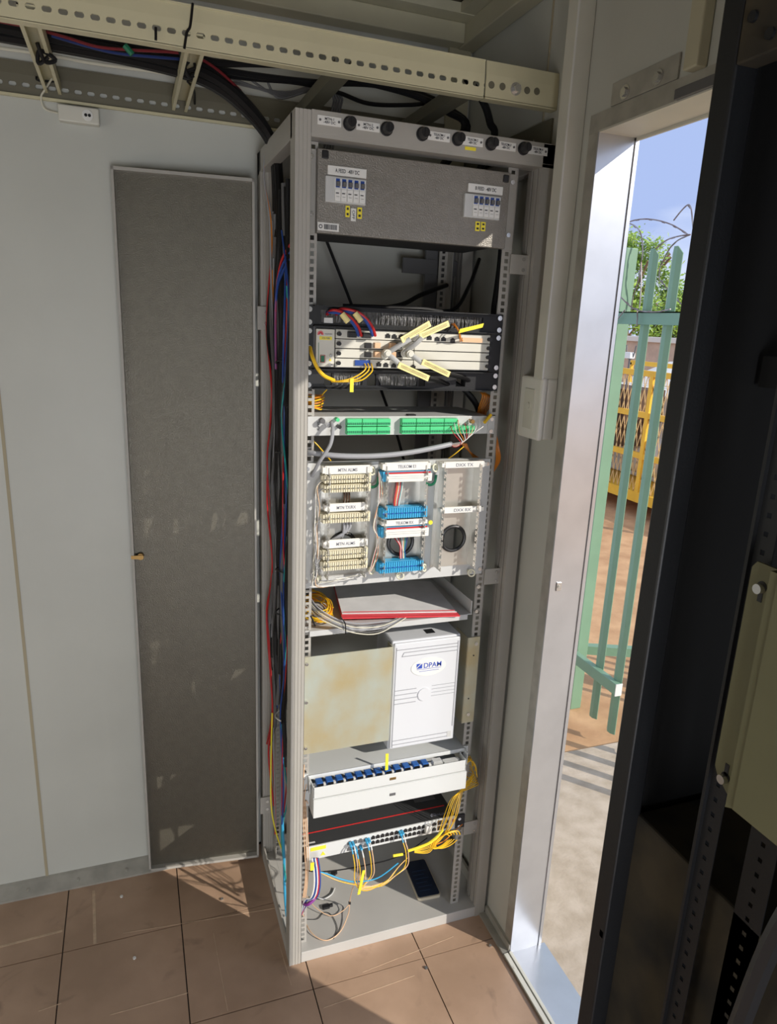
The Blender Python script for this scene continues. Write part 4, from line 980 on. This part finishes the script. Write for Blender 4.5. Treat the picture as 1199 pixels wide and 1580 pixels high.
# left lower leads
for k, (c, dx) in enumerate((('white', 0), ('blue', 3), ('red', 7), ('white', 5), ('blue', 9))):
    cable('power_lead', 'coloured power lead bending behind the left post at the bottom of the rack', 'cable', [Y(482+dx, 1324, .0), Y(485+dx, 1345, -.004), Y(485+dx, 1368, -.006), Y(480+dx, 1385, -.004), Y(470+dx*.6, 1390+k, .01), (.036, .04, .10+.004*k)], .0024, M[c], 'power leads at the foot of the left post')
cable('power_lead', 'bundle of purple and red leads at the foot of the left post', 'cable', [Y(466,1392,.03), Y(474,1396,.0), Y(483,1390,-.004), Y(489,1382,.0)], .0042, M['purple'])
p = Y(481, 1335, -.004); tag(obj('cable_label', MB().box(p.x-.004, p.x+.006, p.y-.006, p.y-.004, p.z-.012, p.z+.012), M['ytag']), 'small yellow tag on the coloured leads at the lower left', 'label')
for k in range(3):
    cable('peach_fibre', 'peach fibre hanging straight down beside the left post from the switch', 'cable', [Y(470+3*k, 1180+30*k, .026), Y(468+2*k, 1240, .02), Y(470+3*k, 1300, .018), Y(472+2*k, 1350, .01), Y(468+2*k, 1385, .006)], .0013, M['peach'], 'peach fibres beside the left post', 6)
cable('peach_fibre', 'long peach fibre looping over the base in front of the rack shelf', 'cable', [Y(466,1385,.02), Zp(468,1410,.045), Zp(480,1438,.040), Zp(503,1451,.037), Zp(525,1438,.037), Zp(538,1410,.045), Zp(540,1392,.06), Y(545,1370,.02), Y(556,1348,-.01), (.185,-.02,.235)], .0014, M['peach'])
cable('peach_fibre', 'shorter peach fibre crossing the base from the black clip', 'cable', [Zp(472,1378,.06), Zp(485,1398,.05), Zp(510,1413,.038), Zp(530,1405,.042), Zp(540,1394,.058)], .0012, M['peach'])
cable('black_lead', 'thin black lead looping on the base under the clip', 'cable', [Zp(470,1418,.040), Zp(490,1418,.037), Zp(500,1408,.036), Zp(512,1412,.036), Zp(521,1432,.036), Zp(515,1449,.036)], .0009, M['cable'])
cable('clear_tube', 'short clear tube lying on the base of the rack', 'tube', [Zp(490,1384,.05), Zp(500,1387,.042), Zp(512,1380,.038), Zp(517,1370,.038)], .0022, M['lgrey'])
def clip(px, py, s, lb):
    p = Zp(px, py, .034)
    t = thing('cable_clip', lb, 'clip', p)
    m = MB(); m.box(p.x-.010*s, p.x+.008*s, p.y-.008, p.y+.006, .034, .041, .001); obj('body', m, M['black'], t)
    obj('tongue', MB().box(p.x+.008*s, p.x+.017*s, p.y-.004, p.y+.003, .034, .043, .001), M['black'], t)
clip(515, 1349, .7, 'small black plastic clip lying on the base behind the wire loops')
clip(504, 1400, 1.15, 'larger black plastic clip lying on the base inside the peach fibre loop')
tag(obj('fibre_clamp', MB().box(*(lambda q: (q.x-.003, q.x+.003, q.y-.003, q.y+.003, q.z-.004, q.z+.003))(Zp(540,1393,.060))), M['black']), 'tiny black clamp holding the two peach fibres together', 'clamp')
# phone
a, b, c, d = (Zp(*q, .042) for q in ((620,1326),(658,1322),(683,1384),(645,1395)))
P = thing('phone', 'smartphone with a dark screen lying on the base of the rack', 'phone', ((a+b+c+d)/4).to_tuple()[:2] + (.034,))
ctr = (a+b+c+d)/4; ctr.z = .039; ux = ((b-a)+(c-d)).normalized(); uy = ((a-d)+(b-c)); uy = (uy - ux*uy.dot(ux)).normalized()
def slab(ctr, hx, hy, hz, bev):
    bb = bmesh.new(); mm = MB(); t = MB(); t.box(-hx, hx, -hy, hy, -hz, hz)
    ve = [e for e in t.bm.edges if abs(e.verts[0].co.z-e.verts[1].co.z) > hz]
    bmesh.ops.bevel(t.bm, geom=ve, offset=bev, segments=5, affect='EDGES', profile=.5)
    for v in t.bm.verts: v.co = ctr + ux*v.co.x + uy*v.co.y + Vector((0, 0, v.co.z))
    bb.free(); return t
obj('case', slab(ctr, .037, .077, .0048, .009), M['phonebk'], P)
obj('screen', slab(ctr+Vector((0, .001, .0052)), .0345, .0735, .0006, .007), M['glass'], P)
m = MB()
for k in range(6): m.obox(ctr+uy*(.03-.016*k)+Vector((0, 0, .0059)) - ux*.006*(k % 2), ux*(.018 if k % 2 else .022), uy*.0006, (0, 0, .0002))
obj('screen_text', m, M['screen'], P)

# ------------------------------------------------------------------ cable tangle in the open left side
random.seed(11)
palette = ['cable']*14 + ['greydk']*6 + ['red']*6 + ['blue']*5 + ['grey']*2 + ['teal']
desc = {'cable': 'black', 'greydk': 'dark grey', 'red': 'red', 'blue': 'blue', 'grey': 'grey', 'white': 'white', 'purple': 'purple', 'teal': 'teal'}
for k, c in enumerate(palette):
    r = random.uniform(.0045, .0075) if c in ('cable', 'greydk') else random.uniform(.0016, .0026)
    z0 = 2.02 - random.random()*.25 if c != 'red' else 2.0 - random.random()*.6
    z1 = .45 + random.random()*.4 if c in ('cable', 'greydk') else .14 + random.random()*.6
    x = .016 if c in ('cable', 'greydk') else (.012 if k % 2 else .022)
    yb = .08 + random.random()*.31; pts = []
    nseg = max(4, int((z0-z1)/.14))
    for i in range(nseg+1):
        z = z0 + (z1-z0)*i/nseg
        pinch = .5+.5*math.cos(2*math.pi*(z-.25)/.42)
        y = .21 + (yb-.21)*(.45+.55*(1-pinch)) + random.uniform(-.012, .012)*(1 if c in ('cable', 'greydk') else 1.6)
        pts.append((x + random.uniform(-.006, .006) - (0.004*(1-pinch) if c in ('red', 'blue') else 0), y, z))
    cable('wire' if r < .004 else 'power_cable', '%s cable in the tangle hanging inside the open left side of the rack' % desc[c], 'cable', pts, r, M[c], '%s cables in the left side of the rack' % desc[c], 6, 5)
for z in (1.62, 1.40, 1.09, .97, .66):
    mm = MB().tube([(.019+.020*math.cos(t), .19+.034*math.sin(t), z+.004*math.sin(2*t)) for t in [i*math.pi/5 for i in range(10)]], .002, 5, 3, True)
    tag(obj('cable_tie', mm, M['black' if z > .7 else 'white'], None, True), 'tie round the cable tangle in the left rack side, %s' % {1.62: 'highest of the five', 1.40: 'second from the top', 1.09: 'third from the top', .97: 'level with the folder', .66: 'white and lowest'}[z], 'cable tie')
cable('blue_lead', 'bright blue lead at the foot of the open left side of the rack', 'cable', [(.012,.16,.46), (.010,.15,.36), (.014,.145,.25), (.016,.14,.12), (.02,.13,.04)], .004, M['kblue'])
cable('yellow_lead', 'thin yellow lead bowing out at the foot of the open left side', 'cable', [(.006,.28,.62), (.0,.27,.45), (-.002,.25,.32), (.006,.20,.26), (.014,.17,.24)], .0022, M['ytag'])
for k in range(3):
    cable('grey_cable', 'thin grey cable running down beside the top of the rear left post', 'cable', [(.005+.004*k,.36,2.14), (-.002,.34,2.05), (.004+.003*k,.30,1.95), (.006+.004*k,.29,1.8), (.01,.26,1.62)], .002, M['grey' if k != 1 else 'orange'], 'thin cables at the top of the rear post')
for k in range(3):
    cable('fan_lead', '%s lead crossing the top of the open left side under the beam' % ('red', 'blue', 'dark blue')[k], 'cable', [(.036,.04+.01*k,1.93), (.028,.09,1.90-.012*k), (.008,.17,1.85-.015*k), (.004,.22,1.76), (.006,.23,1.6)], .003, M[('red', 'blue', 'blue')[k]])

# small debris on the floor
for q, lb in (((343,1388), 'tiny silver nut on the tile below the open rear leaf'), ((188,1384), 'tiny pale chip on the tile nearest the skirting'), ((208,1479), 'tiny pale chip on the stained tile'), ((658,1494), 'small dark nut on the tile joint in front of the rack'), ((757,1460), 'small metal washer at the edge of the right skirting')):
    p = Zp(*q, 0); tag(obj('nut', MB().cyl((p.x, p.y, .0002), (p.x, p.y, .004), .0045, 6), M['steel'] if 'silver' in lb or 'washer' in lb else (M['greydk'] if 'dark' in lb else M['white'])), lb, 'nut')

# ------------------------------------------------------------------ black cabinet in the right foreground
BX = .328
P = thing('black_cabinet', 'black open sided cabinet frame in the right foreground', 'cabinet', (.45, -1.2, 0))
obj('post', MB().box(BX, BX+.035, -.805, -.772, 0, 2.12, .003), M['blackp'], P)
obj('post', MB().box(BX, BX+.035, -1.6, -1.565, 0, 2.12, .003), M['blackp'], P)
obj('post', MB().box(.56, .60, -1.6, -1.56, 0, 2.12), M['blackp'], P)
obj('far_panel', MB().box(BX+.01, .595, -.790, -.774, 0, 2.12), M['blackcab'], P)
obj('back_panel', MB().box(.585, .600, -1.56, -.79, 0, 2.12), M['blackcab'], P)
m = MB(); m.box(BX, BX+.03, -1.565, -.805, 2.018, 2.12, .002)
tb = obj('top_beam', m, M['dusty'], P)
obj('top_panel', MB().box(BX, .6, -1.6, -.772, 2.12, 2.125), M['blackcab'], P)
for y_, z_ in ((-.822, 2.06), (-.85, 2.035), (-.87, 2.075)): obj('bolt', MB().cyl((BX-.004, y_, z_), (BX+.001, y_, z_), .006), M['blackp'], tb)
m = MB(); perforated(m, -.962, -.934, BX+.012, .3, 2.018, .006, .006, .022, ax='y'); m.box(BX+.006, BX+.014, -.936, -.9315, .3, 2.018); m.box(BX+.014, BX+.045, -.9345, -.9325, .3, 2.018)
obj('mounting_rail', m, M['blackp'], P)
m = MB(); perforated(m, -1.03, -.990, BX+.03, .3, 2.018, .006, .006, .022, ax='y'); obj('mounting_rail', m, M['blackp'], P)
obj('shelf_unit', MB().box(BX+.03, .585, -1.5, -.80, .40, 1.02, .004), M['dusty'], P)
m = MB().obox((BX+.004, -.8, 1.47), (0, .004, 0), (0, 0, .006), (.002, 0, 0)).obox((BX+.002, -.798, .80), (0, .004, 0), (0, 0, .006), (.002, 0, 0)); obj('chip_mark', m, M['cream'], P)
obj('crossbar', MB().box(.45, .46, -1.5, -.80, 1.66, 1.70), M['blackcab'], P)
# cream plate on that rail
P = thing('cream_bracket_plate', 'cream metal bracket with keyhole slots bolted to the black cabinet', 'bracket', (BX, -1.0, 1.18))
m = MB(); m.prism([(-.956, 1.478), (-.950, 1.470), (-.950, 1.210), (-.956, 1.200), (-.985, 1.178), (-.985, 1.478)], 0, BX-.002, BX+.001)
m.prism([(-.985, 1.478), (-.985, 1.178), (-.997, 1.184), (-.997, 1.478)], 0, BX-.014, BX-.001)
m.prism([(-.997, 1.478), (-.997, 1.184), (-1.16, 1.184), (-1.16, 1.478)], 0, BX-.016, BX-.013)
obj('plate', m, M['camplate'], P)
for z in (1.452, 1.205):
    o = obj('keyhole', MB().cyl((BX-.0028, -.968, z), (BX-.0018, -.968, z), .0065, 16).box(BX-.0028, BX-.0018, -.971, -.965, z-.018 if z > 1.3 else z, z if z > 1.3 else z+.018), M['black'], P)
    obj('screw', MB().cyl((BX-.010, -.968, z-.002), (BX-.0025, -.968, z-.002), .0058, 14), M['steel'], o, True)
cable('power_cable', 'black cable hanging at the bottom right inside the black cabinet', 'cable', [(BX+.01,-1.10,1.2), (BX+.005,-1.07,1.08), (BX+.0,-1.055,.95), (BX+.0,-1.045,.8), (BX+.01,-1.05,.5)], .012, M['black'])

# ------------------------------------------------------------------ outside
GZ = -.10
m = MB(); m.box(.72, 40, -20, 40, GZ-.2, GZ)
g = struct('floor_outside', m, M['sand'], label='orange sandy ground outside the door')
m = MB(); m.box(.71, 3.2, -3.5, .745, GZ-.05, GZ+.03); struct('floor_slab', m, M['concrete'], label='sunlit concrete slab outside the door')
FX = 1.68
def palisade(x, y, zt, wd, parent, z0=GZ, ang=0):
    # W section pale with pointed top
    m = MB(); h = wd/2
    pts = [(x-.004, y-h), (x-.016, y-h*.35), (x-.016, y+h*.35), (x-.004, y+h), (x-.001, y+h), (x-.012, y+h*.35), (x-.012, y-h*.35), (x-.001, y-h)]
    c, s = math.cos(ang), math.sin(ang)
    pts = [(x+(a-x)*c-(b-y)*s, y+(a-x)*s+(b-y)*c) for a, b in pts]
    lo = [m.bm.verts.new((a, b, z0)) for a, b in pts]; hi = []
    for a, b in pts:
        f = abs(b-y)/h; hi.append(m.bm.verts.new((a, b, zt-.04*f)))
    n = len(pts); m.bm.faces.new(lo[::-1]); m.bm.faces.new(hi)
    for i in range(n): m.bm.faces.new((lo[i], lo[(i+1) % n], hi[(i+1) % n], hi[i]))
    return obj('pale', m, M['fence'], parent)
F = thing('palisade_fence', 'green steel palisade fence with pointed pales just outside the door', 'fence', (FX, .9, GZ))
pz = Xp(958, 385, FX)
py_ = Xp(945, 550, FX).y
obj('post', MB().box(FX-.03, FX+.03, py_-.05, py_+.045, GZ, pz.z, .003), M['fence'], F)
for (px, py) in ((1013, 378), (1050, 374)):
    p = Xp(px, py, FX-.02); palisade(FX-.02, p.y, p.z, .056, F, GZ+.06)
for k in range(1, 5): palisade(FX-.02, Xp(1050, 374, FX-.02).y - .155*k, 2.16, .056, F, GZ+.06)
zr1, zr0 = Xp(960, 481, FX-.04).z, Xp(960, 500, FX-.04).z
ya = Xp(953, 490, FX-.04).y
obj('rail', MB().box(FX-.045, FX-.04, ya-1.1, ya, zr0, zr1).box(FX-.045, FX-.005, ya-1.1, ya, zr1-.005, zr1), M['fencedk'], F)
zl = Xp(890, 1005, FX-.04).z; zl2 = Xp(890, 1022, FX-.04).z
ye = Xp(958, 1050, FX-.04).y
obj('rail', MB().box(FX-.06, FX-.03, ye, ya, zl2, zl, .002), M['fence'], F)
obj('rail_end', MB().box(FX-.062, FX-.028, ye-.004, ye, zl2-.002, zl+.002), M['white'], F)
obj('gusset', MB().box(FX-.045, FX-.03, py_-.05, py_+.02, zr0-.04, zr0-.005), M['fencedk'], F)
F2 = thing('palisade_fence', 'second run of green fence leading away behind the first pales', 'fence', (FX+.4, 1.0, GZ))
d = Vector((1, -.42, 0)).normalized(); s0 = Vector((FX+.03, py_, 0))
for z in (zl-.0,):
    a = s0 + Vector((0, 0, z-.02)); b = a + d*1.6; obj('rail', MB().obox((a+b)/2, (b-a)/2, Vector((-d.y, d.x, 0))*.02, (0, 0, .022)), M['fence'], F2)
for k in range(9):
    if k < 2: continue
    p = s0 + d*(.18*k+.04); palisade(p.x, p.y, 2.12, .06, F2, GZ+.05, math.atan2(d.y, d.x)+math.pi/2)
# razor wire
def razor(name, lb, pts, cut=None):
    t = thing(name, lb, 'razor wire', pts[0])
    obj('strand', MB().tube(pts, .0028, 5, 6), M['wire'], t, True)
    m = MB(); 
    P_ = [Vector(p) for p in pts]
    for i in range(len(P_)-1):
        n_ = max(1, int((P_[i+1]-P_[i]).length/.055))
        for k in range(n_):
            p = P_[i].lerp(P_[i+1], (k+.5)/n_); dd = (P_[i+1]-P_[i]).normalized(); o_ = dd.orthogonal().normalized()
            m.obox(p, dd*.010, o_*.0035, dd.cross(o_)*.0008)
    obj('barb', m, M['wire'], t)
XW = FX
def W(px, py, dx=0): return Xp(px, py, XW+dx)
razor('razor_wire', 'razor wire arching widest over the fence against the sky', [W(958,350), W(975,341), W(995,338), W(1015,340), W(1035,346), W(1050,354), W(1062,362)])
razor('razor_wire', 'razor wire curling down the tree side from the left of the arch', [W(963,344,.02), W(975,346,.02), W(986,354,.02), W(991,368,.02), W(992,390,.02), W(989,410,.02), W(986,430,.02), W(977,460,.02), W(975,478,.02)])
razor('razor_wire', 'razor wire rising to the highest point beside the black cabinet', [W(1040,340), W(1052,325), W(1062,316), W(1067,322), W(1069,340), W(1071,360)])
razor('razor_wire', 'rusty razor wire sloping from the third pale up to the right', [W(1012,384,-.03), W(1030,370,-.03), W(1050,364,-.03), W(1066,362,-.03)])
razor('razor_wire', 'dark thick razor wire falling steeply between the two pales', [W(1066,362,.03), W(1048,370,.03), W(1035,382,.03), W(1026,398,.03), W(1019,412,.03), W(1018,430,.03), W(1026,440,.03), W(1040,456,.03), W(1052,470,.03)])
razor('razor_wire', 'razor wire lying along the top of the green rail', [W(950,448,-.05), W(962,462,-.05), W(975,474,-.05), W(990,480,-.05), W(1015,481,-.05), W(1035,477,-.05)])
razor('razor_wire', 'razor wire end twisted over the post below the rail', [W(984,480,-.06), W(984,492,-.06), W(983,503,-.06)])
razor('razor_wire', 'razor wire crossing the left end of the rail down to the door frame', [W(965,478,-.06), W(957,488,-.06), W(950,496,-.06), W(940,503,-.06)])
razor('razor_wire', 'straight vertical strand of razor wire in front of the tree', [W(990,405,.01), W(990,430,.01), W(989,455,.01), W(987,476,.01)])

# yellow caged trailer
CX = 4.5
ya, yb = Xp(1030, 571, CX).y - .8, 6.6
K = thing('generator_trailer', 'yellow mesh caged plant trailer parked on the sand beyond the fence', 'trailer', (CX+.9, 5, GZ))
zt, z1, z2, zb1, zb0 = Xp(954,571,CX).z, Xp(947,631,CX).z, Xp(941,690,CX).z, Xp(933,741,CX).z, Xp(937,757,CX).z
m = MB()
for z in (zt, z1, z2): obj('side_rail', MB().box(CX-.02, CX+.02, ya, yb, z-.028, z+.028), M['cage'], K); obj('side_rail', MB().box(CX+1.6, CX+1.64, ya, yb, z-.028, z+.028), M['cage'], K)
m = MB()
for y in (ya, ya+.95, ya+1.9, yb-.05):
    obj('upright', MB().box(CX-.023, CX+.02, y, y+.05, zb1, zt), M['cage'], K); obj('upright', MB().box(CX+1.6, CX+1.64, y, y+.05, zb1, zt), M['cage'], K)
obj('chassis_beam', MB().box(CX-.03, CX+1.66, ya-.05, yb, zb0, zb1+.0), M['cage'], K)
m = MB(); p = .065; y = ya
zz0, zz1 = zb1, zt
while y < yb:   # diamond expanded mesh
    for s in (-1, 1):
        z = zz0
        a = Vector((CX, y, z)); 
        n_ = int((zz1-zz0)/.16)+1
        for k in range(n_):
            q0 = Vector((CX-.006, y + (p/2 if (k % 2) else 0)*s, zz0+(zz1-zz0)*k/n_)); q1 = Vector((CX-.006, y + (p/2 if ((k+1) % 2) else 0)*s, zz0+(zz1-zz0)*(k+1)/n_))
            dd = (q1-q0)/2; nn = Vector((0, -dd.z, dd.y)).normalized()*.004
            m.obox((q0+q1)/2, dd, nn, (.002, 0, 0))
    y += p
o = obj('wire_mesh', m, M['mesh'], K); o['kind'] = 'stuff'
obj('louvre', MB().box(CX+.02, CX+.5, ya+1.35, ya+2.6, z1-.12, z1+.22).box(CX+.02, CX+.5, ya+1.45, ya+2.6, z2+.02, z2+.28), M['dark'], K)
obj('engine_housing', MB().box(CX+.5, CX+1.5, ya+.2, yb-.2, zb1, zt-.25, .03), M['tank'], K)
tc_ = MB(); tc_.cyl((CX+.55, ya+.9, z2-.1), (CX+.55, ya+1.75, z2-.1), .22, 24); obj('fuel_tank', tc_, M['tank'], K, True)
for y in (ya+.7, yb-.8):
    for xx in (.15, 1.3): obj('wheel', MB().cyl((CX+xx, y, GZ+.15), (CX+xx+.2, y, GZ+.15), .15, 20), M['black'], K, True)
# tank and plant beyond
T = thing('white_storage_tank', 'pale round topped tank behind the yellow cage', 'tank', (7.5, 6.9, GZ))
m = MB(); m.cyl((7.5, 6.9, GZ), (7.5, 6.9, 1.05), .95, 32); m.cyl((7.5, 6.9, 1.05), (7.5, 6.9, 1.35), .95, 32, .35); obj('shell', m, M['tank'], T, True)
L_ = thing('floodlight_stand', 'small floodlight on a thin stand above the yellow cage', 'floodlight', (CX+1.0, 5.1, zt-.25))
p = Xp(973, 548, CX+1.0)
obj('pole', MB().cyl((p.x, p.y, zt-.25), (p.x, p.y, p.z-.02), .012), M['greydk'], L_)
obj('lamp_head', MB().box(p.x-.05, p.x+.03, p.y-.06, p.y+.06, p.z-.04, p.z+.035, .01), M['white'], L_)
obj('yoke', MB().tube([(p.x, p.y-.09, p.z+.12), (p.x, p.y-.05, p.z-.03), (p.x, p.y+.05, p.z-.03), (p.x, p.y+.09, p.z+.12)], .008), M['greydk'], L_)
# boundary wall
BW = thing('boundary_wall', 'pinkish plastered boundary wall with pale coping behind the trailer', 'wall', (9.2, 9, GZ))
zt_ = Xp(985, 527, 9.).z
obj('masonry', MB().box(9., 9.25, -6, 26, GZ, zt_), M['bwall'], BW); obj('coping', MB().box(8.95, 9.3, -6, 26, zt_, zt_+.10, .01), M['bcap'], BW)

# trees
def tree(x, y, h, r, seed, label):
    random.seed(seed)
    t = thing('tree', label, 'tree', (x, y, GZ), 'trees beyond the wall')
    m = MB(); m.tube([(x, y, GZ), (x+.1, y-.1, h*.3), (x, y+.1, h*.55)], .14, 8)
    for k in range(9):
        a = k*.75; m.tube([(x, y, h*(.35+.02*k)), (x+math.cos(a)*r*.4, y+math.sin(a)*r*.4, h*(.5+.03*k)), (x+math.cos(a)*r*.75, y+math.sin(a)*r*.75, h*(.62+.035*k))], .03, 5)
    obj('trunk', m, M['bark'], t, True)
    m = MB()
    clumps = []
    for k in range(60):
        a = random.random()*6.283; e = random.uniform(-.8, 1.4); rr = r*random.uniform(.35, 1)
        clumps.append(Vector((x+math.cos(a)*math.cos(e)*rr, y+math.sin(a)*math.cos(e)*rr, h*.66+math.sin(e)*rr*(h*.34/r))))
    for c in clumps:
        for _ in range(170):
            o_ = Vector((random.gauss(0, 1), random.gauss(0, 1), random.gauss(0, .8)))*r*.13
            p = c + o_; u = Vector((random.uniform(-1, 1), random.uniform(-1, 1), random.uniform(-1, 1))).normalized(); v = u.orthogonal().normalized(); s = random.uniform(.025, .055)
            a_, b_, c_, d_ = (m.bm.verts.new(p + u*s*1.4), m.bm.verts.new(p + v*s*.6), m.bm.verts.new(p - u*s*1.4), m.bm.verts.new(p - v*s*.6))
            m.bm.faces.new((a_, b_, c_, d_))
    o = obj('foliage', m, M['leaf'], t); o['kind'] = 'stuff'
q = Xp(968, 430, 10.6); tree(10.6, q.y, 3.95, 1.25, 1, 'bright green leafy tree behind the fence, tallest at the left')
q = Xp(1046, 480, 13.2); tree(13.2, q.y, 3.0, 1.1, 2, 'lower yellowish green tree behind the pales at the right')
